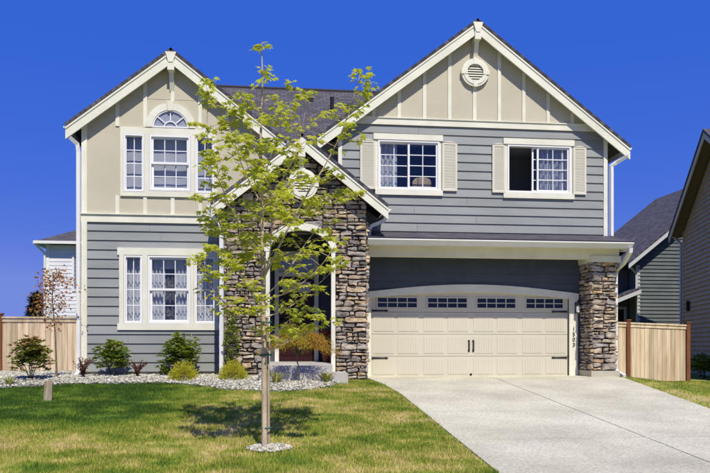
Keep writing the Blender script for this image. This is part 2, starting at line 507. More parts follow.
# left wing, upper gable
PKL, ZL, SL = -2.26, 7.47, .775          # peak x, top z, slope
b = HB()
for r in minus((-4.25, .1, 3.58, 5.6), W_LU): b.box(r[0], r[1], YL - .03, YL + .12, r[2], r[3])
zt = lambda x: ZL - .16 - SL * abs(x - PKL)
b.prism([(-4.25, 5.6), (-4.25, zt(-4.25)), (PKL, zt(PKL)), (.1, zt(.1)), (.1, 5.6)] if zt(.1) > 5.6 else
        [(-4.25, 5.6), (-4.25, zt(-4.25)), (PKL, zt(PKL)), (PKL + (zt(PKL) - 5.6) / SL, 5.6)], YL - .03, YL + .12)
gl_ = b.build('gable_wall', 'stucco')
for i, x in enumerate((-3.47, -2.86, -2.25, -1.64, -1.03, -.42)):
    for z0, z1 in ((3.76, 4.17), (5.74, zt(x) - .06)):
        if i == 2 and z0 > 5: z0 = 6.3
        if z1 - z0 > .05: HB().box(x - .04, x + .04, YL - .055, YL - .03, z0, z1).build('batten', 'trim', gl_)
for z0, z1 in ((3.76, zt(-4.2) - .02),): HB().box(-4.25, -4.13, YL - .06, YL + .1, z0, z1).build('corner_board', 'trim', gl_)
HB().box(-3.3, -1.25, YL - .036, YL - .03, 6.385, 6.395).build('panel_joint', 'stucco', gl_)
HB().box(-4.27, -.9, YL - .055, YL + .1, 3.57, 3.74).build('belt_band', 'trim')
HB().box(-4.29, -.9, YL - .09, YL + .1, 3.74, 3.765).build('belt_cap', 'trim')
HB().box(-4.25, -4.13, YL - .06, YL + .1, .2, 3.57).build('corner_board', 'trim')
HB().box(-1.0 - .06, -.9, YL - .05, YL + .1, .2, 3.57).build('corner_board', 'siding')

# side and back walls, so that the house stands as a closed body
HB().box(-4.25, -4.10, YL + .15, 8.2, 0, 5.75).build('side_wall', 'siding')
HB().box(8.05, 8.19, .155, 8.2, 0, 6.0).build('side_wall', 'siding')
HB().box(-4.25, 8.2, 8.2, 8.35, 0, 6.0).build('back_wall', 'siding')
HB().prism([(1.5, 6.0), (8.2, 6.0), (4.83, 8.3)], 8.2, 8.35).build('back_gable', 'stucco')
HB().box(.1, 1.6, .35, .5, 3.6, 5.7).build('recessed_wall', 'siding')

# right wing
holesR = [W_R1, W_R2]
wr = wall_with_holes('siding_wall', (1.55, 8.2, 2.9, 6.05), 0, .15, holesR, 'siding')
lap_siding(wr, 1.64, 8.12, 3.52, 6.05, 0, [(2.40, 4.08, 4.38, 5.82), (5.58, 7.36, 4.37, 5.81)])
HB().box(1.55, 1.64, -.04, .1, 3.45, 5.97).build('corner_board', 'trim')
HB().box(8.12, 8.22, -.04, .1, 3.45, 5.95).build('corner_board', 'trim')
PKR, ZR, SR = 4.865, 8.575, .757
ztr = lambda x: ZR - .16 - SR * abs(x - PKR)
gr_ = HB().prism([(1.55, 6.05), (1.55, max(6.051, ztr(1.55))), (PKR, ztr(PKR)), (8.2, max(6.051, ztr(8.2))), (8.2, 6.05)], -.02, .12).build('gable_wall', 'stucco')
for i in range(-5, 6):
    x = PKR - .01 + i * .615
    z0, z1 = 6.2, ztr(x) - .06
    if i == 0: z1 = 7.02
    if z1 - z0 > .05: HB().box(x - .04, x + .04, -.045, -.02, z0, z1).build('batten', 'trim', gr_)
HB().box(PKR - .05, PKR + .03, -.045, -.02, 7.7, ztr(PKR) - .05).build('batten', 'trim', gr_)
HB().prism([(1.66, 6.05), (8.07, 6.05), (7.87, 6.2), (1.86, 6.2)], -.05, .1).build('belt_band', 'trim')
HB().box(1.90, 7.83, -.075, .1, 6.2, 6.222).build('belt_cap', 'trim')

# garage wall
wg = wall_with_holes('siding_wall', (2.0, 8.195, .02, 2.9), 0, .15, [(DOOR[0], DOOR[1], -1, DOOR[3])], 'siding_slate_shade')
lap_siding(wg, 2.0, 7.6, .2, 3.3, 0, [(2.2, 7.45, -1, 2.0), (2.25, 7.4, 1.9, 2.16)], paint='siding_slate_shade')
HB().box(7.46, 7.52, -.03, .1, -.1, .2).build('foundation', 'foundation')

# ------------------------------------------------------------------ roofs
def slab(poly, th, name, material, parent=None, along=None):
    """roof plane from 4 corner points: two eave points, two ridge points; uv in metres"""
    p = [Vector(q) for q in poly]
    e = (p[1] - p[0]).normalized(); n = e.cross(p[-1] - p[0]).normalized()
    if n.z < 0: n = -n
    up = n.cross(e)
    top = p; bot = [q - n * th for q in p]
    vs = top + bot; k = len(p)
    uvs = [((q - p[0]).dot(e), (q - p[0]).dot(up)) for q in vs]
    fs = [tuple(range(k)), tuple(range(2 * k - 1, k - 1, -1))] + [(i, (i + 1) % k, (i + 1) % k + k, i + k) for i in range(k)]
    m = HB().add(vs, fs)
    return m.build(name, material, parent, uvs=uvs)

def gable_roof(pk, zp, sl, xl, xr, y0, y1, wall_y, board_h=.25, ridge_th=.06):
    zl, zr = zp - sl * (pk - xl), zp - sl * (xr - pk)
    rf = slab([(xl, y1, zl), (xl, y0, zl), (pk, y0, zp), (pk, y1, zp)], ridge_th, 'roof', 'shingle')
    rf2 = slab([(xr, y0, zr), (xr, y1, zr), (pk, y1, zp), (pk, y0, zp)], ridge_th, 'roof', 'shingle')
    d = ridge_th * math.sqrt(1 + sl * sl) + .004
    for x, z, s in ((xl, zl, 1), (xr, zr, -1)):
        xi = x + s * .02
        zi = z + sl * .02
        # shingle mould, then rake board, then soffit behind it
        HB().prism([(xi, zi - d), (pk, zp - d), (pk, zp - d - .055), (xi, zi - d - .055)], y0 + .012, y0 + .06).build('rake_mould', 'trim')
        HB().prism([(xi, zi - d - .055), (pk, zp - d - .055), (pk, zp - d - board_h), (xi, zi - d - board_h)], y0 + .03, y0 + .07).build('rake_board', 'trim')
        HB().prism([(xi, zi - d), (pk - s * .001, zp - d), (pk - s * .001, zp - d - .03), (xi, zi - d - .03)], y0 + .075, wall_y + .05).build('soffit', 'trim')
    return zl, zr
gable_roof(PKL, ZL, SL, -4.56, .33, -.50, 4.2, YL, .27)
gable_roof(PKR, ZR, SR, 1.02, 8.71, -.30, 8.6, 0, .27)
TP, TZ, TS = .635, 5.36, .79
gable_roof(TP, TZ, TS, -1.31, 2.54, -1.50, 2.2, -1.2, .25)
for x0, x1 in ((.33, .36),): pass
# main roof between the gables: ridge along x, hipped at the left
MRZ, MRY, ME = 8.2, 4.0, 5.45
slab([(-4.4, .35, ME), (4.8, .35, ME), (4.8, MRY, MRZ), (-1.7, MRY, MRZ)], .06, 'roof', 'shingle')
slab([(4.8, 8.5, 4.8), (-4.4, 8.5, 4.8), (-1.7, MRY, MRZ), (4.8, MRY, MRZ)], .06, 'roof', 'shingle')
slab([(-4.45, 8.5, 4.8), (-4.45, .3, ME), (-1.7, MRY, MRZ)], .06, 'roof', 'shingle')
HB().tube([(-1.7, MRY, MRZ + .01), (4.0, MRY, MRZ + .01)], .05, 6).build('ridge_cap', 'shingle')
HB().tube([(1.62, 2.6, 7.0), (1.62, 2.6, 7.55)], .055, 10).build('vent_pipe', 'black_metal')
HB().box(.95, 1.15, 3.2, 3.4, 7.5, 7.72).build('roof_vent', 'black_metal')
# garage roof, shallow
GRZ0, GRZ1 = 3.20, 3.5
slab([(2.08, -1.20, GRZ0), (8.30, -1.20, GRZ0), (8.30, 0, GRZ1), (2.08, 0, GRZ1)], .045, 'roof', 'shingle')
HB().prismx([(-1.08, 3.12), (-.05, 3.37), (-.05, 3.32), (-1.08, 3.06)], 2.1, 8.26).build('soffit', 'trim')
HB().prismx([(-1.12, 3.15), (-1.12, 3.02), (-1.085, 3.02), (-1.085, 3.15)], 2.1, 8.26).build('fascia', 'trim')
HB().prismx([(-1.12, 3.14), (-.02, 3.41), (-.02, 3.10), (-.8, 3.02), (-1.12, 3.02)], 8.262, 8.29).build('roof_end_board', 'trim')
def gutter_x(x0, x1, y, z):
    prof = [(y, z), (y - .085, z + .10), (y - .10, z + .10), (y - .10, z + .125), (y - .09, z + .125), (y - .08, z + .112), (y + .0, z + .112), (y + .03, z + .112), (y + .03, z)]
    return HB().prismx(prof, x0, x1).build('gutter', 'trim_white')
gutter_x(2.1, 8.28, -1.155, 3.035)
# beam and its ends over the garage front
HB().box(2.0, 8.18, -.72, -.46, 2.84, 3.10).build('beam', 'trim')
HB().box(7.47, 8.20, -.775, -.01, 2.76, 2.90).build('pillar_capital', 'trim')

def gutter_y(x, y0, y1, z, s, parent=None):
    m = HB(); prof = [(0, 0), (.075 * s, .09), (.10 * s, .10), (.10 * s, .125), (0, .125)]
    m.prism([(x + a, z + c) for a, c in prof], y0, y1)
    return m.build('gutter', 'trim_white')
gutter_y(-4.50, -.42, 7.9, 5.52, -1)
gutter_y(8.66, -.22, 8.2, 5.50, 1)
gutter_y(-1.28, -1.43, .0, 3.65, -1)
gutter_y(2.49, -1.43, -.02, 3.65, 1)
def downspout(pts, r=.045): return HB().tube(pts, r * 1.25, 4, square=True).build('downspout', 'trim_white')
downspout([(-4.5, -.42, 5.52), (-4.47, -.42, 5.42), (-4.32, -.32, 5.28), (-4.30, -.30, 5.1), (-4.30, -.30, .2), (-4.34, -.42, .1)])
downspout([(8.64, -.25, 5.5), (8.62, -.25, 5.42), (8.40, -.12, 5.28), (8.29, -.09, 5.2), (8.29, -.09, 5.0), (8.29, -.09, 3.48)])
downspout([(-1.33, -1.35, 3.66), (-1.30, -1.33, 3.58), (-1.13, -1.27, 3.45), (-1.08, -1.27, 3.3), (-1.08, -1.27, .15), (-1.12, -1.42, .08)])
downspout([(2.54, -.9, 3.66), (2.5, -.9, 3.6), (2.22, -.9, 3.48), (2.17, -.9, 3.38), (2.17, -.9, 3.26)])
downspout([(8.22, -1.20, 3.04), (8.22, -1.19, 2.96), (8.26, -.8, 2.74), (8.27, -.42, 2.62), (8.27, -.35, 2.5), (8.27, -.35, .22), (8.28, -.5, .12), (8.3, -.75, .06)])

# peak brackets: outrigger beam, brace and king post
def bracket(pk, zp, yw, y0):
    br = HB().box(pk - .075, pk + .075, y0 + .02, yw, zp - .50, zp - .30).build('bracket', 'trim')
    HB().prism([(pk - .12, zp - .1), (pk + .12, zp - .1), (pk + .05, zp - .33), (pk - .05, zp - .33)], y0 + .005, y0 + .03).build('peak_block', 'trim', br)
    m = HB(); m.prismx([(y0 + .1, zp - .50), (y0 + .2, zp - .50), (yw, zp - .78), (yw, zp - .90)], pk - .05, pk + .05); m.build('brace', 'trim', br)
bracket(PKL, ZL, YL - .055, -.52)
bracket(PKR, ZR, -.045, -.33)
bracket(TP, TZ, -1.2, -1.50)

# ------------------------------------------------------------------ windows
def ring(b, x0, x1, z0, z1, wd, y0, y1):
    b.box(x0, x1, y0, y1, z0, z0 + wd); b.box(x0, x1, y0, y1, z1 - wd, z1)
    b.box(x0, x0 + wd, y0, y1, z0 + wd, z1 - wd); b.box(x1 - wd, x1, y0, y1, z0 + wd, z1 - wd)
    return b
def sheet(x0, x1, z0, z1, y, amp, nw, name, material, parent):
    n = int(nw * 8); b = HB()
    vs = []; fs = []
    for i in range(n + 1):
        x = x0 + (x1 - x0) * i / n; yy = y + amp * math.sin(2 * math.pi * nw * i / n) + .3 * amp * math.sin(5.3 * i)
        vs += [(x, yy, z0), (x, yy, z1)]
    for i in range(n): fs.append((2 * i, 2 * i + 2, 2 * i + 3, 2 * i + 1))
    return b.add(vs, fs).build(name, material, parent, smooth=True)
def sash(wn, x0, x1, z0, z1, y, cols, rows, fw=.045, glass='glass', pane=True):
    """one sash: frame, a pane per light, bars"""
    ring(HB(), x0, x1, z0, z1, fw, y - .02, y + .025).build('sash_frame', 'vinyl', wn)
    ax0, ax1, az0, az1 = x0 + fw, x1 - fw, z0 + fw, z1 - fw
    bw = .018
    for i in range(1, cols):
        x = ax0 + (ax1 - ax0) * i / cols; HB().box(x - bw / 2, x + bw / 2, y - .008, y + .012, az0, az1).build('glazing_bar', 'vinyl', wn)
    for j in range(1, rows):
        z = az0 + (az1 - az0) * j / rows; HB().box(ax0, ax1, y - .006, y + .010, z - bw / 2, z + bw / 2).build('glazing_bar', 'vinyl', wn)
    for i in range(cols):
        for j in range(rows):
            a, c = ax0 + (ax1 - ax0) * i / cols, ax0 + (ax1 - ax0) * (i + 1) / cols
            d, e = az0 + (az1 - az0) * j / rows, az0 + (az1 - az0) * (j + 1) / rows
            HB().add([(a, y + .003, d), (c, y + .003, d), (c, y + .003, e), (a, y + .003, e)], [(0, 1, 2, 3)]).build('pane', glass, wn)
def room(wn, x0, x1, z0, z1, y, depth, material='room'):
    b = HB()
    vs = [(x0, y, z0), (x1, y, z0), (x1, y, z1), (x0, y, z1), (x0, y + depth, z0), (x1, y + depth, z0), (x1, y + depth, z1), (x0, y + depth, z1)]
    b.add(vs, [(4, 5, 6, 7), (0, 4, 7, 3), (1, 2, 6, 5), (3, 7, 6, 2), (0, 1, 5, 4)]).build('interior', material, wn)
def window(op, yw, kind, backdrop):
    x0, x1, z0, z1 = op
    wn = part('window')
    ring(HB(), x0, x1, z0, z1, .04, yw - .05, yw + .10).build('frame', 'vinyl', wn)
    X0, X1, Z0, Z1 = x0 + .035, x1 - .035, z0 + .035, z1 - .035
    if kind == 'side': sash(wn, X0, X1, Z0, Z1, yw + .02, 2, 4, .022)
    elif kind == 'hung':
        zm = (Z0 + Z1) / 2
        sash(wn, X0, X1, zm - .02, Z1, yw + .01, 3, 2, .05)
        sash(wn, X0, X1, Z0, zm + .02, yw + .058, 3, 2, .05)
    elif kind == 'slider':
        xm = (X0 + X1) / 2
        sash(wn, X0, xm + .02, Z0, Z1, yw + .055, 2, 4, .04)
        sash(wn, xm - .02, X1, Z0, Z1, yw + .005, 2, 4, .045)
    elif kind == 'open':
        xm = (X0 + X1) / 2 - .03
        sash(wn, xm - .02, X1, Z0, Z1, yw + .005, 2, 4, .045)
        sash(wn, xm - .13, X1 - .13, Z0, Z1, yw + .055, 2, 4, .04)
    room(wn, x0, x1, z0, z1, yw + .15, 1.2, 'room')
    yb = yw + .19
    if backdrop == 'blind':
        sheet(x0, x1, z0, z1, yb, .004, 2, 'shade', 'curtain_blue', wn)
    elif backdrop == 'lace': sheet(x0, x1, z0, z1, yb, .03, 5, 'curtain', 'curtain', wn)
    elif backdrop == 'lace_mid':
        m = (x0 + x1) / 2
        sheet(x0, m - .12, z0, z1, yb, .03, 4, 'curtain', 'curtain', wn); sheet(m + .12, x1, z0, z1, yb, .03, 4, 'curtain', 'curtain', wn)
        sheet(m - .16, m + .16, z0, z1, yb + .1, .03, 3, 'drape', 'drape', wn)
        sheet(x0, x1, z1 - .28, z1, yb - .04, .02, 6, 'curtain', 'curtain_blue', wn)
    elif backdrop == 'half':
        m = (x0 + x1) / 2
        sheet(x0, m - .25, z0, z1, yb, .03, 4, 'curtain', 'curtain_blue', wn)
        b = HB(); pts = [(3.42, 4.5), (3.86, 4.5), (3.88, 4.78)] + [(3.64 + .22 * math.cos(a), 4.80 + .10 * math.sin(a)) for a in np.linspace(.1, math.pi - .1, 9)] + [(3.40, 4.78)]
        b.prism(pts, yb + .12, yb + .2).build('chair_back', 'chair_fabric', wn)
    elif backdrop == 'open':
        sheet((x0 + x1) / 2 + .1, x1, z0, z1, yb, .035, 6, 'curtain', 'curtain', wn)
    return wn
window(W_LU[0], YL - .03, 'side', 'blind'); window(W_LU[1], YL - .03, 'hung', 'blind'); window(W_LU[2], YL - .03, 'side', 'blind')
window(W_LL[0], YL, 'side', 'lace'); window(W_LL[1], YL, 'hung', 'lace_mid'); window(W_LL[2], YL, 'side', 'lace')
window(W_R1, 0, 'slider', 'half'); window(W_R2, 0, 'open', 'open')
# casings
def casing(rects, y0, y1):
    cs = part('window_casing')
    for r in rects: HB().box(r[0], r[1], y0, y1, r[2], r[3]).build('casing_board', 'trim', cs)
casing([(-3.40, -1.26, 5.575, 5.72), (-3.40, -1.26, 4.165, 4.26), (-3.40, -3.335, 4.26, 5.575), (-2.875, -2.765, 4.26, 5.575), (-1.845, -1.75, 4.26, 5.575), (-1.31, -1.26, 4.26, 5.575),
        (-2.765, -1.845, 5.563, 5.575), (-2.765, -1.845, 4.26, 4.297)], YL - .075, YL - .02)
casing([(-3.47, -1.18, 2.835, 3.0), (-3.47, -1.18, 1.14, 1.287), (-3.43, -3.33, 1.287, 2.835), (-2.92, -2.805, 1.287, 2.835), (-1.85, -1.775, 1.287, 2.835), (-1.285, -1.22, 1.287, 2.835)], YL - .06, YL + .02)
casing([(2.39, 4.07, 5.69, 5.83), (2.43, 4.07, 4.38, 4.505)], -.065, .02)
casing([(5.57, 7.36, 5.675, 5.815), (5.57, 7.36, 4.37, 4.505)], -.065, .02)
casing([(2.44, 2.497, 4.505, 5.69), (3.993, 4.04, 4.505, 5.69), (5.62, 5.672, 4.505, 5.675), (7.278, 7.32, 4.505, 5.675)], -.03, .02)

def shutter(x0, x1, z0, z1):
    s = part('shutter'); fw = .05; y0, y1 = -.07, -.03
    b = HB(); ring(b, x0, x1, z0, z1 - .02, fw, y0, y1)
    n = 8; arc = [(x0 + (x1 - x0) * i / n, z1 - .03 + .04 * math.sin(math.pi * i / n)) for i in range(n + 1)]
    b.prism(arc + [(x1, z1 - .0201), (x0, z1 - .0201)], y0, y1)
    b.build('shutter_frame', 'shutter', s)
    b = HB(); z = z0 + fw
    while z < z1 - fw - .03:
        b.add([(x0 + fw, y0 + .004, z), (x1 - fw, y0 + .004, z), (x1 - fw, y0 + .022, z + .034), (x0 + fw, y0 + .022, z + .034)], [(0, 1, 2, 3)]); z += .03
    o = b.build('louvers', 'shutter', s); o['kind'] = 'stuff'
    HB().box(x0 + fw, x1 - fw, y1 - .002, y1 + .02, z0 + fw, z1 - fw - .02).build('shutter_back', 'shutter', s)
shutter(2.07, 2.435, 4.50, 5.68); shutter(4.05, 4.42, 4.50, 5.68); shutter(5.29, 5.615, 4.49, 5.67); shutter(7.325, 7.66, 4.49, 5.67)

# half round window over the left triple window
hw = part('arch_window')
cx, cz, ri, ro = -2.295, 5.735, .40, .555
arc = lambda r, n=16, a0=0, a1=math.pi: [(cx + r * math.cos(a0 + (a1 - a0) * i / n), cz + r * math.sin(a0 + (a1 - a0) * i / n)) for i in range(n + 1)]
y = YL - .03
HB().strip(arc(ro), arc(ri), y - .06, y).build('arch_casing', 'trim', hw)
HB().strip(arc(ri), arc(ri - .03), y - .045, y).build('frame', 'vinyl', hw)
HB().box(cx - ri + .03, cx + ri - .03, y - .045, y, cz, cz + .03).build('frame', 'vinyl', hw)
HB().strip(arc(.155), arc(.13), y - .04, y - .01).build('glazing_bar', 'vinyl', hw)
for a in (R(40), R(90), R(140)):
    c, s = math.cos(a), math.sin(a); n = (-s * .011, c * .011)
    HB().prism([(cx + .15 * c + n[0], cz + .15 * s + n[1]), (cx + .38 * c + n[0], cz + .38 * s + n[1]), (cx + .38 * c - n[0], cz + .38 * s - n[1]), (cx + .15 * c - n[0], cz + .15 * s - n[1])], y - .04, y - .01).build('glazing_bar', 'vinyl', hw)
for a0, a1, r0, r1 in ((0, R(40), .14, .38), (R(40), R(90), .14, .38), (R(90), R(140), .14, .38), (R(140), math.pi, .14, .38), (0, math.pi, 0.001, .14)):
    pa, pb = arc(r1, 8, a0, a1), arc(r0, 8, a0, a1); m = HB()
    for i in range(8): m.add([(pa[i][0], y - .025, pa[i][1]), (pa[i + 1][0], y - .025, pa[i + 1][1]), (pb[i + 1][0], y - .025, pb[i + 1][1]), (pb[i][0], y - .025, pb[i][1])], [(3, 2, 1, 0)])
    m.build('pane', 'glass', hw)
m = HB(); pa = arc(.385)
m.add([(x, y - .008, z) for x, z in pa], [tuple(range(len(pa) - 1, -1, -1))]); m.build('backing', 'curtain_blue', hw)
HB().prism([(cx - .055, cz + .38), (cx + .055, cz + .38), (cx + .08, cz + .60), (cx - .08, cz + .60)], y - .085, y).build('keystone', 'trim', hw)

def round_vent(cx, cz, ro, ri, y):
    v = part('round_vent'); n = 28
    c = lambda r: [(cx + r * math.cos(2 * math.pi * i / n), cz + r * math.sin(2 * math.pi * i / n)) for i in range(n + 1)]
    HB().strip(c(ro), c(ri), y - .06, y).build('vent_ring', 'trim', v)
    HB().strip(c(ro * .86), c(ri * .98), y - .075, y - .06).build('vent_ring', 'trim', v)
    for a in (0, 90, 180, 270):
        t = R(a); px, pz = cx + math.cos(t) * (ro + ri) / 2, cz + math.sin(t) * (ro + ri) / 2
        k = (ro - ri) / 2 + .012
        HB().box(px - (.05 if a % 180 else k), px + (.05 if a % 180 else k), y - .085, y - .01, pz - (k if a % 180 else .05), pz + (k if a % 180 else .05)).build('keystone', 'trim', v)
    HB().prism(c(ri)[:-1], y - .012, y - .004).build('backing', 'dark_interior', v)
    k = 7
    for i in range(k):
        z = cz - ri + (2 * ri) * (i + .5) / k; hw_ = math.sqrt(max(ri * ri - (z - cz) ** 2, .001)); h = ri / k
        HB().add([(cx - hw_, y - .05, z - h), (cx + hw_, y - .05, z - h), (cx + hw_, y - .015, z + h * .9), (cx - hw_, y - .015, z + h * .9)], [(0, 1, 2, 3)]).build('louver', 'shutter', v)
round_vent(PKR - .01, 7.36, .335, .205, -.045)
round_vent(TP + .03, 4.30, .33, .20, -1.26)

# ------------------------------------------------------------------ garage door
gd = part('garage_door')
dx0, dx1, dz0 = 2.30, 7.27, .025
YD = .05
secs = [(dz0, .53), (.53, 1.06), (1.06, 1.59), (1.59, 2.16)]
for k, (z0, z1) in enumerate(secs):
    g = .004
    if k < 3:
        sec = HB().box(dx0, dx1, YD, YD + .05, z0 + g, z1 - g).build('door_section', 'garage_cream', gd)
        n = 8; wd = (7.24 - 2.33) / 4
        for q in range(4):
            for h in (0, 1):
                a = 2.33 + q * wd + .06 + h * (wd / 2 - .02); c = a + wd / 2 - .10
                b = HB(); nb = 8
                b.box(a, c, YD - .005, YD, z0 + .06, z1 - .06)
                for i in range(nb):
                    u0 = a + .012 + (c - a - .024) * i / nb + .004; u1 = a + .012 + (c - a - .024) * (i + 1) / nb - .004
                    b.box(u0, u1, YD - .010, YD - .005, z0 + .075, z1 - .075)
                b.build('panel', 'garage_cream', gd)
    else:
        lites = []
        grp = [(2.50, 3.46), (3.72, 4.69), (4.94, 5.90), (6.17, 7.11)]
        zz0, zz1 = 1.70, 1.935
        b = HB()
        for r in minus((dx0, dx1, z0 + g, z1), [(a, c, zz0, zz1) for a, c in grp]): b.box(r[0], r[1], YD, YD + .05, r[2], r[3])
        b.build('door_section', 'garage_cream', gd)
        for a, c in grp:
            b = HB(); ring(b, a - .025, c + .025, zz0 - .025, zz1 + .025, .03, YD - .02, YD + .02)
            zm = (zz0 + zz1) / 2; b.box(a, c, YD - .012, YD + .02, zm - .010, zm + .010)
            for i in range(1, 4):
                x = a + (c - a) * i / 4; b.box(x - .010, x + .010, YD - .015, YD + .02, zz0, zz1)
            b.build('window_frame', 'garage_cream', gd)
            for i in range(4):
                for j in range(2):
                    u0, u1 = a + (c - a) * i / 4, a + (c - a) * (i + 1) / 4; v0, v1 = (zz0, zm) if j == 0 else (zm, zz1)
                    HB().add([(u0, YD + .008, v0), (u1, YD + .008, v0), (u1, YD + .008, v1), (u0, YD + .008, v1)], [(0, 1, 2, 3)]).build('pane', 'glass_dark', gd)
            HB().box(a, c, YD + .04, YD + .05, zz0, zz1).build('window_back', 'dark_interior', gd)
for x in (4.735, 4.845):
    h = part('pull_handle'); h.parent = gd
    HB().tube([(x, YD - .02, .66), (x, YD - .05, .70), (x, YD - .05, .86), (x, YD - .02, .90)], .014, 6).build('grip', 'black_metal', gd)
    bpy.data.objects.remove(h)
    HB().prism([(x - .02, .64), (x + .02, .64), (x + .026, .67), (x, .70), (x - .026, .67)], YD - .022, YD - .012).build('handle_plate', 'black_metal', gd)
    HB().prism([(x - .02, .92), (x + .02, .92), (x + .026, .89), (x, .86), (x - .026, .89)], YD - .022, YD - .012).build('handle_plate', 'black_metal', gd)
for z in (1.62, .49):
    for s, x in ((1, 2.36), (-1, 7.21)):
        pts = [(x, z - .022), (x + s * .30, z - .014), (x + s * .36, z - .024), (x + s * .40, z), (x + s * .36, z + .024), (x + s * .30, z + .014), (x, z + .022)]
        HB().prism(pts, YD - .022, YD - .012).build('strap_hinge', 'black_metal', gd)
HB().box(4.76, 4.81, YD - .03, YD - .005, .07, .11).build('lock', 'black_metal', gd)
HB().box(2.3, 7.27, YD - .01, YD + .04, .021, .0245).build('door_seal', 'black_metal', gd)
# arched header casing and jambs
n = 20
top = [(2.20 + 5.27 * i / n, 2.06 + .20 * math.sin(math.pi * i / n)) for i in range(n + 1)]
bot = [(2.20 + 5.27 * i / n, 1.915 + .16 * math.sin(math.pi * i / n)) for i in range(n + 1)]
HB().strip(top, bot, -.055, .09).build('header_casing', 'trim')
HB().box(7.24, 7.45, -.045, .045, .02, 1.93).build('jamb_casing', 'trim')
HB().box(2.2, 2.33, -.045, .045, .02, 1.93).build('jamb_casing', 'trim')

# lantern and house number beside the garage
lt = part('wall_lantern'); lx, ly, lz = 7.415, -.15, 1.60
HB().box(lx - .045, lx + .045, -.05, -.03, lz - .03, lz + .25).build('back_plate', 'lantern_metal', lt)
HB().tube([(lx, -.05, lz + .20), (lx, -.11, lz + .26), (lx, ly, lz + .22)], .012, 6).build('arm', 'lantern_metal', lt)
def lathe(b, prof, cx, cy, n=12):
    base = len(b.v)
    for r, z in prof:
        for k in range(n): a = 2 * math.pi * k / n; b.v.append((cx + r * math.cos(a), cy + r * math.sin(a), z))
    for i in range(len(prof) - 1):
        for k in range(n): b.f.append((base + i * n + k, base + i * n + (k + 1) % n, base + (i + 1) * n + (k + 1) % n, base + (i + 1) * n + k)); b.t.append(.5)
    b.f.append(tuple(base + k for k in range(n - 1, -1, -1))); b.t.append(.5)
    b.f.append(tuple(base + (len(prof) - 1) * n + k for k in range(n))); b.t.append(.5)
    return b
lathe(HB(), [(.055, lz + .14), (.06, lz + .16), (.02, lz + .215), (.012, lz + .24)], lx, ly).build('cap', 'lantern_metal', lt)
lathe(HB(), [(.045, lz), (.055, lz + .14)], lx, ly, 8).build('glass', 'lamp_glass', lt)
lathe(HB(), [(.02, lz - .035), (.05, lz - .015), (.05, lz)], lx, ly).build('bottom', 'lantern_metal', lt)
for i, ch in enumerate('1503'):
    cu = bpy.data.curves.new('numeral', 'FONT'); cu.body = ch; cu.size = .135; cu.extrude = .006; cu.align_x = 'CENTER'
    to = bpy.data.objects.new('numeral', cu); C.objects.link(to)
    dg = bpy.context.evaluated_depsgraph_get()
    me = bpy.data.meshes.new_from_object(to.evaluated_get(dg)); bpy.data.objects.remove(to)
    me.materials.clear(); me.materials.append(M['black_metal'])
    o = bpy.data.objects.new('house_numeral', me); C.objects.link(o); o.parent = house
    o.rotation_euler = (R(90), 0, 0); o.location = Vector((7.345, -.053, 1.15 - i * .13)) - HP

# ------------------------------------------------------------------ stonework
def clip(poly, p, nrm):
    out = []
    for i in range(len(poly)):
        a, b = poly[i], poly[(i + 1) % len(poly)]
        da = (a[0] - p[0]) * nrm[0] + (a[1] - p[1]) * nrm[1]; db = (b[0] - p[0]) * nrm[0] + (b[1] - p[1]) * nrm[1]
        if da >= 0: out.append(a)
        if (da >= 0) != (db >= 0):
            t = da / (da - db); out.append((a[0] + (b[0] - a[0]) * t, a[1] + (b[1] - a[1]) * t))
    return out
def stone_rects(u0, u1, v0, v1, rs, hmin=.062, hmax=.19):
    """uneven ledgestone: the area is cut again and again until the pieces are stone sized"""
    out = []; todo = [(u0, u1, v0, v1)]
    while todo:
        a, c, d, e = todo.pop(); w_, h = c - a, e - d
        th = rs.uniform(hmin * 1.35, hmax); tw = rs.uniform(.24, .60) * (.7 + 2.0 * min(h, .2))
        if h > th and (w_ < h * 3.2 or w_ <= tw) and h > hmin * 1.7:
            m = d + h * rs.uniform(.32, .68); todo += [(a, c, d, m), (a, c, m, e)]
        elif w_ > tw and w_ > .2:
            m = a + w_ * rs.uniform(.3, .7); todo += [(a, m, d, e), (m, c, d, e)]
        else: out.append((a, c, d, e))
    return out
def stone_piece(b, poly, frame, rs, depth):
    """one cut stone on a wall: frame maps (u,v,out) to world"""
    cx_ = sum(p[0] for p in poly) / len(poly); cy_ = sum(p[1] for p in poly) / len(poly)
    n = len(poly); t = rs.random(); t = t if rs.random() < .75 else rs.uniform(.2, .5)
    sh = (rs.uniform(-.5, .5), rs.uniform(-.7, .5))
    rings = []
    for sc, d in ((1.0, -.005), (1.0, depth * .55), (.91, depth * .93), (.55, depth * 1.04)):
        rr = []
        for (u, v) in poly:
            j = 1 + (rs.uniform(-.06, .06) if d > 0 else 0)
            rr.append((cx_ + (u - cx_) * sc * j, cy_ + (v - cy_) * (sc if sc > .6 else .55) * j, d + (rs.uniform(-.008, .008) if d > .01 else 0) + (sh[0] * (u - cx_) * .12 + sh[1] * (v - cy_) * .25 if d > .01 else 0)))
        rings.append(rr)
    vs = [frame(*q) for rr in rings for q in rr] + [frame(cx_, cy_, depth * 1.08)]
    fs = []
    for k in range(3):
        for i in range(n): fs.append((k * n + i, k * n + (i + 1) % n, (k + 1) * n + (i + 1) % n, (k + 1) * n + i))
    for i in range(n): fs.append((3 * n + i, 3 * n + (i + 1) % n, 4 * n))
    b.add(vs, fs, t if t != .5 else .51)
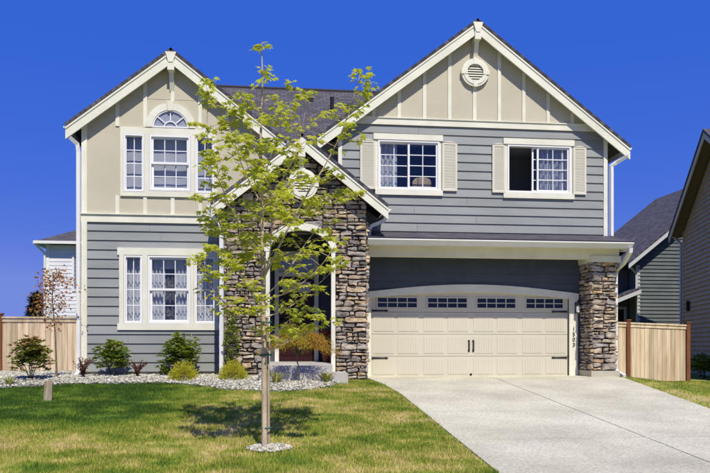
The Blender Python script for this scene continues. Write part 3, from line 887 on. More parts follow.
def stone_poly(r, rs, gap=.002):
    a, c, d, e = r; t_, u_ = rs.uniform(-.016, .016), rs.uniform(-.016, .016)
    a += gap; c -= gap; d += gap; e -= gap
    w_, h_ = c - a, e - d; j = lambda s: rs.uniform(0, s * 1.6)
    ch = min(w_, h_) * .36
    return [(a + j(ch) + .1 * ch, d + j(.01) + t_), (a + w_ * rs.uniform(.35, .65), d + j(.014)), (c - j(ch) - .1 * ch, d + j(.01) - t_), (c - j(.014), d + ch * rs.uniform(.4, 1)), (c - j(.014), e - ch * rs.uniform(.4, 1)),
            (c - j(ch) - .1 * ch, e - j(.01) + u_), (a + w_ * rs.uniform(.35, .65), e - j(.014)), (a + j(ch) + .1 * ch, e - j(.01) - u_), (a + j(.014), e - ch * rs.uniform(.4, 1)), (a + j(.014), d + ch * rs.uniform(.4, 1))]
NST = 0
def lay_stones(parent, area, frame, rs, clipper=None, joined=False, hmin=.062, hmax=.19):
    global NST
    jb = HB()
    for r in stone_rects(*area, rs, hmin, hmax):
        poly = stone_poly(r, rs)
        if clipper: poly = clipper(poly)
        if not poly or len(poly) < 3: continue
        us = [p[0] for p in poly]; vs = [p[1] for p in poly]
        if max(us) - min(us) < .035 or max(vs) - min(vs) < .025: continue
        dp = rs.uniform(.025, .085)
        if joined: stone_piece(jb, poly, frame, rs, dp)
        else:
            b = HB(); stone_piece(b, poly, frame, rs, dp); b.build('stone', 'stone', parent); NST += 1
    if joined:
        o = jb.build('stone_facing', 'stone', parent); o['kind'] = 'stuff'
rs = random.Random(21)
TX0, TX1, TY = -.99, 2.08, -1.13
AX, AHW, ASP, ARI, AB = .62, .67, 2.84, .47, .40     # arch axis, half width, springline, rise; porch floor
tzt = lambda x: TZ - .14 - TS * abs(x - TP)
# tower core with the arched opening cut out
core = HB()
arcp = lambda hw, rise, n=20: [(AX + hw * math.cos(math.pi * (1 - i / n)), ASP + rise * math.sin(math.pi * (1 - i / n))) for i in range(n + 1)]
inner = arcp(AHW, ARI)
core.prism([(TX0, .0), (AX - AHW, .0), (AX - AHW, ASP), (TX0, ASP)], TY, TY + .25)
core.prism([(AX + AHW, .0), (TX1, .0), (TX1, ASP), (AX + AHW, ASP)], TY, TY + .25)
core.prism([(TX0, ASP), (AX - AHW, ASP), (AX - AHW, tzt(AX - AHW)), (TX0, tzt(TX0))], TY, TY + .25)
core.prism([(AX + AHW, ASP), (TX1, ASP), (TX1, tzt(TX1)), (AX + AHW, tzt(AX + AHW))], TY, TY + .25)
for i in range(20):
    a, c = inner[i], inner[i + 1]; core.prism([a, c, (c[0], tzt(c[0])), (a[0], tzt(a[0]))], TY, TY + .25)
core.box(TX0, TX0 + .2, TY + .25, YL, 0, 3.6); core.box(TX1 - .2, TX1, TY + .25, 0, 0, 3.6)
tower = core.build('stone_tower', 'mortar')
def tower_clip(poly):
    poly = clip(poly, (TP, TZ - .30), (TS, -1)) if poly else poly
    poly = clip(poly, (TP, TZ - .30), (-TS, -1)) if poly else poly
    if not poly: return poly
    cx_ = sum(p[0] for p in poly) / len(poly); cz_ = sum(p[1] for p in poly) / len(poly)
    hw, rise = AHW + .10, ARI + .15
    if cz_ < ASP:
        if abs(cx_ - AX) < hw - .12 : return None
        s = 1 if cx_ > AX else -1
        return clip(poly, (AX + s * hw, 0), (s, 0))
    a = math.atan2((cz_ - ASP) / rise, (cx_ - AX) / hw)
    q = (AX + hw * math.cos(a), ASP + rise * math.sin(a)); nn = (math.cos(a) / hw, math.sin(a) / rise)
    poly = clip(poly, q, nn)
    if len(poly) >= 3 and cz_ < ASP + .2:
        s = 1 if cx_ > AX else -1
        poly = [p for p in poly]
    return poly
lay_stones(tower, (TX0, TX1, .05, 5.0), lambda u, v, d: (u, TY - d, v), rs, tower_clip)
lay_stones(tower, (TY - .02, YL, .05, 3.55), lambda u, v, d: (TX0 - d, u, v), rs, None, True)
lay_stones(tower, (TY - .02, 0, .05, 3.55), lambda u, v, d: (TX1 + d, u, v), rs, None, True)
# arch casing
HB().strip(arcp(AHW + .13, ARI + .16), arcp(AHW, ARI), TY - .11, TY + .02).build('arch_casing', 'trim')
for s in (-1, 1):
    x0, x1 = AX + s * AHW, AX + s * (AHW + .09)
    HB().box(min(x0, x1), max(x0, x1), TY - .10, TY + .02, .05, ASP).build('arch_casing', 'trim')
# pillar
PX0, PX1, PY0, PY1 = 7.565, 8.11, -.65, .0
pil = HB().box(PX0, PX1, PY0, PY1, .02, 2.78).build('stone_pillar', 'mortar')
lay_stones(pil, (PX0 - .03, PX1 + .03, .2, 2.77), lambda u, v, d: (u, PY0 - d, v), rs)
lay_stones(pil, (PY0 - .03, PY1 - .01, .2, 2.77), lambda u, v, d: (PX0 - d, u, v), rs)
lay_stones(pil, (PY0 - .03, PY1 - .01, .2, 2.77), lambda u, v, d: (PX1 + d, u, v), rs, None, True)
HB().box(PX0 - .08, PX1 + .08, PY0 - .08, PY1 - .035, .0, .19).build('pillar_base', 'foundation')
print('stones', NST)

# ------------------------------------------------------------------ entry alcove
al = part('entry_alcove')
HB().box(-.55, 1.8, TY + .25, .62, 0, AB).build('porch_floor', 'concrete_step', al)
HB().box(-.1, 1.35, TY - .05, TY + .25, 0, AB - .006).build('porch_sill', 'concrete_step', al)
HB().box(-.65, -.55, TY + .25, .62, 0, 3.5).build('alcove_wall', 'siding_slate_shade', al)  # alcove walls coloured darker, deep shade of the recess put into the colour
HB().box(1.8, 1.9, TY + .25, .62, 0, 3.5).build('alcove_wall', 'siding_slate_shade', al)
HB().box(-.65, 1.9, .62, .75, 0, 3.5).build('alcove_wall', 'siding_slate_shade', al)
HB().box(-.65, 1.9, TY + .25, .75, 3.5, 3.58).build('alcove_ceiling', 'trim', al)
fd = part('front_door'); ex0, ex1 = .06, 1.12
HB().box(ex0, ex0 + .10, .52, .62, AB, 2.95).build('door_casing', 'trim_white', fd); HB().box(ex1 - .10, ex1, .52, .62, AB, 2.95).build('door_casing', 'trim_white', fd)
HB().box(ex0, ex1, .52, .62, 2.95, 3.07).build('door_casing', 'trim_white', fd); HB().box(ex0 + .10, ex1 - .10, .53, .62, 2.46, 2.55).build('door_casing', 'trim_white', fd)
HB().box(ex0 + .10, ex1 - .10, .58, .61, AB + .01, 2.46).build('door_leaf', 'door_red', fd)
for i in range(2):
    for z0, z1 in ((.55, 1.15), (1.25, 1.95)):
        x = ex0 + .17 + i * .38; ring(HB(), x, x + .33, z0, z1, .03, .565, .58).build('door_panel', 'door_red', fd)
    x = ex0 + .18 + i * .38
    HB().box(x, x + .31, .57, .58, 2.08, 2.34).build('door_light', 'curtain', fd)
HB().box(ex0 + .10, ex1 - .10, .575, .59, 2.55, 2.95).build('transom_pane', 'curtain_blue', fd)
HB().add([(ex0 + .1, .57, 2.55), (ex1 - .1, .57, 2.55), (ex1 - .1, .57, 2.95), (ex0 + .1, .57, 2.95)], [(0, 1, 2, 3)]).build('transom_pane', 'glass', fd)
lathe(HB(), [(.025, 1.38), (.035, 1.40), (.025, 1.44)], ex0 + .17, .55, 8).build('door_knob', 'black_metal', fd)
st = part('entry_steps')
HB().box(-.28, 1.58, -2.0, TY - .12, -.1, .215).build('step', 'concrete_step', st)
HB().box(-.04, 1.29, -1.55, TY - .05, .215, .36).build('step', 'concrete_step', st)

# ------------------------------------------------------------------ neighbours
def siding_mesh(b, x0, x1, z0, z1, y, e=.16, proud=.02):
    z = z0
    while z < z1 - .01:
        t = min(z + e, z1)
        b.add([(x0, y - proud, z), (x1, y - proud, z), (x1, y - .003, t), (x0, y - .003, t), (x0, y, z), (x1, y, z)], [(0, 1, 2, 3), (4, 5, 1, 0)]); z = t
mat('siding_pale', (.74, .73, .75), .6, (.69, .68, .70), 2)
mat('siding_dark', (.115, .13, .13), .6, (.09, .105, .105), 2)
mat('siding_brown', (.52, .36, .21), .6, (.45, .31, .18), 2)
mat('soffit_dark', (.16, .12, .09), .7)
mat('trim_grey', (.52, .53, .52), .6)
mat('trim_tan', (.62, .52, .38), .6)

# pale house behind the left fence
nl = empty('neighbour_house', (-4, 18, 0)); tag(nl, 'pale lavender white sided house behind the left wooden fence', 'house')
x0, x1, zt_ = -6.4, 4.0, 5.45                   # local
b = MB(); b.box(x0, x1, 0, 8, -.3, zt_); b.build('wall_body', 'siding_pale', nl)
b = MB(); siding_mesh(b, x0 + .12, x1, 0, zt_, 0, .18, .022); b.build('siding', 'siding_pale', nl)['kind'] = 'stuff'
MB().box(x0 - .02, x0 + .12, -.03, .1, 0, zt_).build('corner_board', 'trim_white', nl)
b = MB(); ov = .4
A = [(x0 - ov, -ov, zt_ + .12), (x1 + ov, -ov, zt_ + .12), (x1 + ov, 8 + ov, zt_ + .12), (x0 - ov, 8 + ov, zt_ + .12), (x0 + 3.8, 4, zt_ + 2.35), (x1 - 3.8, 4, zt_ + 2.35)]
b.add(A, [(0, 1, 5, 4), (1, 2, 5), (2, 3, 4, 5), (3, 0, 4), (3, 2, 1, 0)]); b.build('roof', 'shingle', nl, uvs=[(p[0], p[2] * 1.8 + p[1] * .4) for p in A])
MB().box(x0 - ov - .03, x1 + ov, -ov - .09, -ov + .02, zt_, zt_ + .13).build('gutter', 'trim_white', nl)
MB().box(x0 - ov - .09, x0 - ov + .02, -ov + .02, 8 + ov, zt_, zt_ + .13).build('gutter', 'trim_white', nl)
MB().box(x0 - ov + .02, x1 + ov, -ov + .02, 8 + ov, zt_ + .06, zt_ + .115).build('soffit', 'trim_grey', nl)
MB().tube([(x0 - .42, -.3, zt_), (x0 - .3, -.2, zt_ - .15), (x0 - .06, -.07, zt_ - .4), (x0 - .06, -.07, zt_ - .7), (x0 - .06, -.07, 0)], .055, 4, square=True).build('downspout', 'trim_white', nl)
wn = MB(); ring(wn, -5.25, -3.9, 3.3, 5.0, .09, -.06, .0); wn = wn.build('window', 'trim_white', nl)
MB().box(-5.16, -3.99, -.03, -.02, 3.39, 4.91).build('pane', 'glass', wn); MB().box(-4.6, -4.55, -.045, -.031, 3.39, 4.91).build('bar', 'vinyl', wn)
MB().box(-5.16, -3.99, -.019, -.012, 3.39, 4.91).build('blind', 'curtain_blue', wn)

# dark house behind the right fence
nd = empty('neighbour_house', (18, 14, -.3)); tag(nd, 'dark slate blue house with steep roof behind the right fence', 'house')
# local coordinates: x from -1.7 (left corner, at the downspout) to 7; front at y=0
def roofline(x): return 4.9 + .30 + (x + 1.7) * .80
lx0, lx1 = -1.62, 7.5; pkx = 3.2
b = MB(); b.prism([(lx0, 0), (lx1, 0), (lx1, 5.2), (pkx, roofline(pkx) - .1), (lx0, roofline(lx0) - .1)], 0, 7); b.build('wall_body', 'siding_dark', nd)
b = MB(); z = .3
while z < roofline(pkx) - .4:
    a = max(lx0, lx0 + (z + .17 - (roofline(lx0) - .1)) / .80 + .02) if z > roofline(lx0) - .3 else lx0
    siding_mesh(b, a, 3.2, z, z + .17, 0, .17, .05); z += .17
b.build('siding', 'siding_dark', nd)['kind'] = 'stuff'
xe, xp = -2.35, pkx
ze, zp = roofline(xe), roofline(xp)
MB().prism([(xe, ze), (xp, zp), (xp, zp - .2), (xe, ze - .2)], -.62, -.58).build('rake_board', 'trim_grey', nd)
q = MB(); q.prism([(xe - .03, ze + .09), (xp, zp + .09), (xp, zp + .01), (xe - .03, ze + .01)], -.65, 7.2); q.build('roof', 'shingle', nd, uvs=[(v[1], v[2] * 1.6) for v in q.v])
q = MB(); q.prism([(xp, zp + .09), (lx1 + .5, zp + .09 - .8 * (lx1 + .5 - xp)), (lx1 + .5, zp + .01 - .8 * (lx1 + .5 - xp)), (xp, zp + .01)], -.45, 7.2); q.build('roof', 'shingle', nd, uvs=[(v[1], v[2] * 1.6) for v in q.v])
# taller main roof behind, sloping to the front
A = [(-1.85, 1.2, 5.45), (8, 1.2, 5.45), (8, 4, 7.55), (1.05, 4, 7.35), (-1.85, 8, 5.45)]
MB().add(A, [(0, 1, 2, 3), (0, 3, 4)]).build('roof', 'shingle', nd, uvs=[(p[0] + p[1] * .3, p[2] * 1.5) for p in A])
MB().box(lx0 - .03, lx0 + .10, -.035, .1, .3, 4.7).build('corner_board', 'trim_grey', nd)
MB().tube([(-2.2, -.3, ze - .05), (-1.95, -.2, ze - .2), (-1.72, -.1, ze - .4), (-1.72, -.1, 3.3)], .06, 4, square=True).build('downspout', 'trim_grey', nd)
# low side wing left of the downspout
b = MB(); b.box(-4.2, -1.66, .8, 6, 0, 4.6); b.build('wing_wall', 'siding_dark', nd)
b = MB(); siding_mesh(b, -4.2, -1.66, .3, 4.6, .8, .17, .025); b.build('siding', 'siding_dark', nd)['kind'] = 'stuff'
MB().prism([(-4.3, 2.55), (-1.6, 3.62), (-1.6, 3.42), (-4.3, 2.35)], -.3, -.25).build('rake_board', 'trim_grey', nd)
q = MB(); q.prism([(-4.35, 2.62), (-1.6, 3.70), (-1.6, 3.62), (-4.35, 2.56)], -.32, .8); q.build('roof', 'shingle', nd, uvs=[(v[1], v[0] * 1.2) for v in q.v])
wn = MB(); ring(wn, -3.0, -1.78, 1.2, 2.85, .1, .72, .8); wn = wn.build('window', 'trim_grey', nd)
MB().box(-2.9, -1.88, .77, .78, 1.3, 2.75).build('pane', 'glass_dark', wn); MB().box(-2.9, -1.88, .785, .79, 1.3, 2.75).build('backing', 'dark_interior', wn)

# brown house at the right, gable wall towards us
nb = empty('neighbour_house', (16.77, 11, -.4), R(-17.5)); tag(nb, 'brown sided gable house in shade right of the wooden fence', 'house')
g0 = .4; ev, pk_, wd = 5.45 + g0, 8.1 + g0, 9.5
b = MB(); b.prismx([(0, 0), (-wd, 0), (-wd, ev), (-wd / 2, pk_), (0, ev)], .03, 9); b.build('wall_body', 'siding_brown', nb)
b = MB(); z = .5
while z < pk_ - .2:
    inset = 0 if z + .17 < ev else (z + .17 - ev) / (pk_ - ev) * wd / 2
    y0, y1 = -inset, -wd + inset
    b.add([(-.03, y0, z), (-.03, y1, z), (.026, y1, z + .17), (.026, y0, z + .17), (.03, y0, z), (.03, y1, z)], [(0, 1, 2, 3), (4, 5, 1, 0)]); z += .17
b.build('siding', 'siding_brown', nb)['kind'] = 'stuff'
MB().box(.0, .1, -wd, 0, .1, .5).build('foundation', 'foundation', nb)
MB().box(-.01, .12, -.11, .02, .5, ev).build('corner_board', 'siding_brown', nb)
sl = (pk_ - ev) / (wd / 2); y2 = .5
for s in (0, 1):
    f = (lambda y: y) if s == 0 else (lambda y: -wd - y)
    e0, p0 = (f(y2), ev - sl * y2 + .12), (f(-wd / 2), pk_ + .12)
    MB().prismx([e0, p0, (p0[0], p0[1] - .22), (e0[0], e0[1] - .22)], -.45, -.41).build('rake_board', 'trim_tan', nb)
    q = MB(); q.prismx([(e0[0], e0[1] + .10), (p0[0], p0[1] + .10), (p0[0], p0[1] + .005), (e0[0], e0[1] + .005)], -.48, 9.4); q.build('roof', 'shingle', nb, uvs=[(v[0], v[2] * 2.2) for v in q.v])
    MB().prismx([(e0[0], e0[1]), (p0[0], p0[1]), (p0[0], p0[1] - .03), (e0[0], e0[1] - .03)], -.405, .04).build('soffit', 'soffit_dark', nb)
MB().tube([(-.3, .45, ev - .1), (-.2, .3, ev - .25), (-.06, .08, ev - .5), (-.06, .08, ev - .8), (-.06, .08, .2)], .06, 4, square=True).build('downspout', 'trim_grey', nb)
MB().box(-.13, -.03, -1.15, -.98, 2.55, 2.95).build('wall_lamp', 'black_metal', nb)

# ------------------------------------------------------------------ fences
def fence(x0, x1, y, ztop, posts, label, cover):
    f = empty('fence', ((x0 + x1) / 2, y, 0)); tag(f, label, 'fence')
    ox, oy = (x0 + x1) / 2, y
    x = x0; bw = .138
    base = MB().box(-bw / 2 + .003, bw / 2 - .003, -.012, .012, 0, 1)
    me = None
    while x < x1 - .05:
        zb = gz(x, y) + .02
        if me is None:
            o = base.build('board', 'fence_wood', f); me = o.data
        else:
            o = bpy.data.objects.new('board', me); C.objects.link(o); o.parent = f
        o.location = (x + bw / 2 - ox, random.uniform(-.004, .004), zb)
        o.scale = (1, 1, ztop(x) - .05 - zb)
        x += bw
    n = len(posts)
    def rail(z0, z1, ya, yb, name):
        MB().add([(x0 - ox, ya, ztop(x0) + z0), (x1 - ox, ya, ztop(x1) + z0), (x1 - ox, yb, ztop(x1) + z0), (x0 - ox, yb, ztop(x0) + z0),
                  (x0 - ox, ya, ztop(x0) + z1), (x1 - ox, ya, ztop(x1) + z1), (x1 - ox, yb, ztop(x1) + z1), (x0 - ox, yb, ztop(x0) + z1)],
                 [(3, 2, 1, 0), (4, 5, 6, 7), (0, 1, 5, 4), (1, 2, 6, 5), (2, 3, 7, 6), (3, 0, 4, 7)]).build(name, 'fence_wood', f)
    rail(-.045, .0, -.06, .06, 'top_rail'); rail(-.14, -.05, -.035, -.014, 'upper_rail'); rail(-1.5, -1.41, .014, .05, 'lower_rail')
    for px in posts:
        p = MB().box(px - ox - .055, px - ox + .055, -.075, .05, gz(px, y) - .1, ztop(px) + .05).build('post', 'fence_post', f)
        MB().box(px - ox - .075, px - ox + .075, -.095, .07, ztop(px) + .05, ztop(px) + .085).build('post_cap', 'fence_post', p)
fence(-11.5, -4.5, 2.5, lambda x: 1.535, [-6.96, -9.4], 'tan cedar board fence between the pale house and the blue grey wall', None)
fence(8.32, 12.5, 3.5, lambda x: 1.49 - (x - 10.2) * .035, [10.55, 12.44], 'short tan cedar board fence right of the garage pillar', None)

# ------------------------------------------------------------------ gravel beds
BED = [(-11, -1.9), (-7, -2.3), (-5.24, -2.36), (-4.42, -1.98), (-3.5, -1.80), (-2.51, -1.76), (-1.9, -1.95), (-1.44, -2.28), (-.85, -2.8), (-.23, -3.12), (.3, -3.15), (.73, -2.98), (1.05, -2.65), (1.28, -2.26), (1.5, -1.75), (1.62, -1.3)]
def bed_y(x):
    for (a, c), (d, e) in zip(BED, BED[1:]):
        if a <= x <= d: return c + (e - c) * (x - a) / (d - a) + .05 * math.sin(x * 5.1) * math.sin(x * 2.3 + 1)
    return 99
def bed_back(x):
    if x < -4.25: return 2.4
    if x < -1.0: return -.18
    if x < -.3: return -1.12
    return -1.95 if x < 1.58 else -1.2
def bed_z(x, y): return gz(x, y) + .035 + .05 * min(1, max(0, (y - bed_y(x)) / .6))
bv = []; bf = []; bxs = list(np.arange(-11, 1.615, .12))
for x in bxs:
    y0, y1 = bed_y(x), max(bed_back(x), bed_y(x) + .02)
    for k in range(9):
        y_ = y0 + (y1 - y0) * k / 8; bv.append((x, y_, bed_z(x, y_) - (.03 if k == 0 else 0)))
for i in range(len(bxs) - 1):
    for k in range(8): bf.append((i * 9 + k, (i + 1) * 9 + k, (i + 1) * 9 + k + 1, i * 9 + k + 1))
bed = MB().add(bv, bf).build('gravel_bed', 'gravel_base', smooth=True); tag(bed, 'curved bed of pale gravel along the house front', kind='structure')
ico_v = []
ph = (1 + 5 ** .5) / 2
for a, c in ((-1, ph), (1, ph), (-1, -ph), (1, -ph)): ico_v += [(a, c, 0)]
for a, c in ((-1, ph), (1, ph), (-1, -ph), (1, -ph)): ico_v += [(0, a, c)]
for a, c in ((-1, ph), (1, ph), (-1, -ph), (1, -ph)): ico_v += [(c, 0, a)]
ico_v = np.array(ico_v) / math.sqrt(1 + ph * ph)
ico_f = np.array([(0, 11, 5), (0, 5, 1), (0, 1, 7), (0, 7, 10), (0, 10, 11), (1, 5, 9), (5, 11, 4), (11, 10, 2), (10, 7, 6), (7, 1, 8), (3, 9, 4), (3, 4, 2), (3, 2, 6), (3, 6, 8), (3, 8, 9), (4, 9, 5), (2, 4, 11), (6, 2, 10), (8, 6, 7), (9, 8, 1)])
def pebbles(name, P, size, label):
    n = len(P)
    sc = np.exp(rng.normal(0, .35, (n, 1))) * size * rng.uniform(.7, 1.3, (n, 3)); sc[:, 2] *= .7
    ang = rng.uniform(0, 6.283, n); jit = 1 + rng.normal(0, .12, (n, 12, 1))
    v = ico_v[None] * jit * sc[:, None, :]
    ca, sa = np.cos(ang)[:, None], np.sin(ang)[:, None]
    V = np.stack([v[:, :, 0] * ca - v[:, :, 1] * sa, v[:, :, 0] * sa + v[:, :, 1] * ca, v[:, :, 2]], 2) + P[:, None, :]
    F = (ico_f[None] + (np.arange(n) * 12)[:, None, None]).reshape(-1, 3)
    t = np.repeat(np.clip(rng.normal(.6, .25, n), 0, 1), 20)
    o = np_mesh(name, V.reshape(-1, 3), F, 'pebble', t); tag(o, label, 'gravel', kind='stuff'); return o
P = []
while len(P) < 24000:
    x = random.uniform(-8.2, 1.62); y_ = random.uniform(-3.2, -.15)
    if x < -4.3: y_ = random.uniform(-2.5, 2.3)
    if bed_y(x) - .02 < y_ < bed_back(x):
        P.append((x, y_, bed_z(x, y_) + random.uniform(-.005, .022)))
pebbles('gravel', np.array(P), .0165, 'pale grey and white gravel covering the front beds')
TB = (-.09, -8.18)
P = []
while len(P) < 800:
    r, a = math.sqrt(random.random()), random.uniform(0, 6.283); x, y_ = TB[0] + .06 + r * .27 * math.cos(a), TB[1] + r * .22 * math.sin(a)
    P.append((x, y_, gz(x, y_) + .02 + .035 * (1 - r) + random.uniform(0, .015)))
pebbles('gravel', np.array(P), .0135, 'small ring of pale gravel round the maple trunk')

# ------------------------------------------------------------------ grass
bxa = np.array([p[0] for p in BED]); bya = np.array([p[1] for p in BED])
def grass(n, x0, x1, y0, y1):
    x = rng.uniform(x0, x1, n); y_ = rng.uniform(y0, y1, n)
    keep = np.ones(n, bool)
    by = np.interp(x, bxa, bya) + .05 * np.sin(x * 5.1) * np.sin(x * 2.3 + 1)
    dl = 2.12 + .30 * np.clip((-1.2 - y_) / 2.2, 0, 1) ** .7; dr = np.where(y_ > -5.65, 8.0 + (y_ + 1.3) * .15, 7.35)
    e = rng.uniform(-.03, .02, n)
    keep &= ~((x > dl + e) & (x < dr - e) & (y_ < .4))
    keep &= ~((x < 1.62) & (y_ > by + e)); keep &= ~((x >= 1.62) & (x < 2.2) & (y_ > -1.25))
    keep &= ~(((x - TB[0] - .06) / .25) ** 2 + ((y_ - TB[1]) / .2) ** 2 < 1)
    keep &= ~((x > -4.5) & (x < 8.3) & (y_ > -.3)); keep &= ~((abs(x + 3.87) < .07) & (abs(y_ + 4) < .07))
    x, y_ = x[keep], y_[keep]; n = len(x)
    z = .03 - .075 * np.maximum(0, -1.3 - np.maximum(y_, -10.2))
    z -= .33 * np.clip((x - 8.3) / 2.4, 0, 1) * np.clip((y_ + 9) / 4, 0, 1)
    clump = .5 + .5 * np.sin(x * 3.7 + 1.3 * np.sin(y_ * 2.9)) * np.sin(y_ * 4.3 + 1.1 * np.sin(x * 2.2))
    h = rng.uniform(.018, .055, n) * (.75 + .55 * clump); wd = rng.uniform(.004, .009, n)
    a = rng.uniform(0, 6.283, n); lean = rng.uniform(0, .035, n); b = rng.uniform(0, 6.283, n)
    V = np.empty((n, 3, 3))
    V[:, 0] = np.stack([x - np.cos(a) * wd, y_ - np.sin(a) * wd, z - .012], 1); V[:, 1] = np.stack([x + np.cos(a) * wd, y_ + np.sin(a) * wd, z - .012], 1)
    V[:, 2] = np.stack([x + np.cos(b) * lean, y_ + np.sin(b) * lean, z + h], 1)
    return V, rng.uniform(0, 1, n)
sets = [grass(330000, -6.0, 2.6, -9.95, -1.5), grass(22000, -9, -5.5, -6, -2), grass(70000, 7.2, 13.5, -10, 3.4), grass(15000, -6, 2.6, -3.4, -1.2)]
V = np.concatenate([s[0] for s in sets]); T = np.concatenate([s[1] for s in sets])
o = np_mesh('lawn_grass', V.reshape(-1, 3), np.arange(len(V) * 3).reshape(-1, 3), 'grass_blade', T)
tag(o, 'short mown lawn grass, greener near the bed and dry towards the street', 'grass', kind='stuff')

# ------------------------------------------------------------------ plants
def rv(s=1.0): return Vector((random.gauss(0, s), random.gauss(0, s), random.gauss(0, s)))
def leaf(b, p, d, up, ln, wd, tint, fold=.15):
    """pointed folded leaf from p along d"""
    d = d.normalized(); sdir = d.cross(up)
    if sdir.length < 1e-3: sdir = d.orthogonal()
    sdir.normalize(); nn = sdir.cross(d)
    m = p + d * ln * .45; tip = p + d * ln - nn * ln * .1
    b.add([p, m + sdir * wd * .5 + nn * wd * fold, tip, m - sdir * wd * .5 + nn * wd * fold], [(0, 1, 2), (0, 2, 3)], tint)
MAPLE = [(0, 0), (.30, -.10), (.62, .10), (.42, .28), (.78, .62), (.36, .58), (.20, .70), (0, 1.15)]
def maple_leaf(b, p, d, up, s, tint):
    d = d.normalized(); r = d.cross(up); r = r.normalized() if r.length > 1e-3 else d.orthogonal().normalized(); nn = r.cross(d)
    pts = [(x, y_) for x, y_ in MAPLE] + [(-x, y_) for x, y_ in MAPLE[-2:0:-1]]
    vs = [p + r * (x * s) + d * (y_ * s) - nn * (.25 * s * (abs(x) ** 1.5 + max(0, y_ - .4) ** 2)) for x, y_ in pts]
    c = p + d * (.35 * s); n = len(vs)
    b.add(vs + [c], [(i, (i + 1) % n, n) for i in range(n)], tint)
def curve_pts(ctrl, n):
    """Catmull-Rom through control points"""
    c = [Vector(q) for q in ctrl]; c = [c[0] * 2 - c[1]] + c + [c[-1] * 2 - c[-2]]; out = []
    seg = len(c) - 3
    for k in range(n + 1):
        t = k / n * seg; i = min(int(t), seg - 1); f = t - i
        p0, p1, p2, p3 = c[i:i + 4]
        out.append(.5 * ((2 * p1) + (p2 - p0) * f + (2 * p0 - 5 * p1 + 4 * p2 - p3) * f * f + (3 * p1 - p0 - 3 * p2 + p3) * f ** 3))
    return out

# --- young maple on the lawn
tz = gz(*TB)
tree = empty('maple_tree', (TB[0], TB[1], tz)); tag(tree, 'young staked maple tree with sparse yellow green leaves on the lawn', 'tree')
k = .01226
def tp(px, py, d=0): return ((px - 265) * k * (1.12 if abs(px - 265) > 12 else 1), d, (450 - py) * k)
lead = curve_pts([(0, 0, -.08), tp(264.5, 400, .0), tp(264, 330, .02), tp(263, 270, .02), tp(262, 200, -.02), tp(261, 140, .02), tp(262.5, 90, 0), tp(262, 44, .03)], 40)
b = MB(); rad = [.032 * (1 - t / 40) ** .85 + .005 + (.012 if t == 0 else 0) for t in range(41)]
b.tube(lead, rad, 10); b.build('trunk', 'bark', tree, smooth=True)
limbs = [
    ([tp(264, 278), tp(283, 235, -.05), tp(300, 200, -.12), tp(319, 165, -.15), tp(336, 125, -.2), tp(349, 76, -.25)], .022),
    ([tp(264.5, 352), tp(282, 344, -.1), tp(298, 335, -.22), tp(322, 322, -.3)], .012),
    ([tp(264, 318), tp(285, 308, .12), tp(308, 288, .25), tp(333, 262, .35)], .013),
    ([tp(263, 300), tp(288, 292, -.2), tp(312, 270, -.35), tp(328, 245, -.45)], .013),
    ([tp(263, 310), tp(246, 280, .1), tp(230, 240, .2), tp(217, 190, .22), tp(213, 130, .22), tp(215, 76, .2)], .017),
    ([tp(263, 265), tp(246, 232, -.2), tp(230, 198, -.35), tp(222, 160, -.4)], .014),
    ([tp(264, 336), tp(244, 318, -.1), tp(221, 292, -.2), tp(206, 262, -.22)], .012),
    ([tp(262, 216), tp(278, 182, .15), tp(292, 150, .25), tp(300, 115, .3), tp(305, 82, .3)], .013),
    ([tp(262, 190), tp(273, 152, -.15), tp(287, 108, -.2)], .010),
    ([tp(262, 205), tp(246, 168, .1), tp(236, 132, .15), tp(233, 104, .15)], .011),
    ([tp(261, 162), tp(252, 132, -.1), tp(247, 100, -.15)], .008),
    ([tp(263, 290), tp(258, 262, .35), tp(250, 225, .6), tp(246, 190, .75)], .014),
    ([tp(263, 282), tp(270, 258, -.35), tp(272, 225, -.6), tp(270, 190, -.75)], .014),
    ([tp(263, 240), tp(280, 225, .3), tp(300, 205, .5), tp(322, 190, .6)], .012),
    ([tp(263, 250), tp(245, 240, .35), tp(225, 225, .55), tp(208, 212, .6)], .011),
    ([tp(264, 325), tp(255, 310, -.3), tp(240, 285, -.55), tp(225, 255, -.7)], .011),
    ([tp(263, 230), tp(262, 205, -.3), tp(250, 175, -.5), tp(240, 150, -.55)], .010),
    ([tp(263, 228), tp(275, 205, .4), tp(285, 180, .6), tp(290, 150, .65)], .010),
    ([tp(264, 345), tp(272, 335, .25), tp(290, 320, .45), tp(305, 305, .6)], .010),
    ([tp(263, 300), tp(285, 272, .05), tp(303, 240, .1), tp(330, 205, .1), tp(345, 190, .1)], .012),
]
lb = MB(); lf = MB()
def cluster(c, n, r):
    for _ in range(n):
        a = random.uniform(0, 6.283); q = r * math.sqrt(random.random())
        p = c + Vector((math.cos(a) * q, math.sin(a) * q, random.gauss(0, r * .22)))
        out = Vector((math.cos(a), math.sin(a), random.uniform(-.5, .05))) + rv(.25)
        maple_leaf(lf, p, out, Vector((0, 0, 1)) + rv(.28), random.uniform(.043, .076), min(1, max(0.001, random.gauss(.5, .22))))
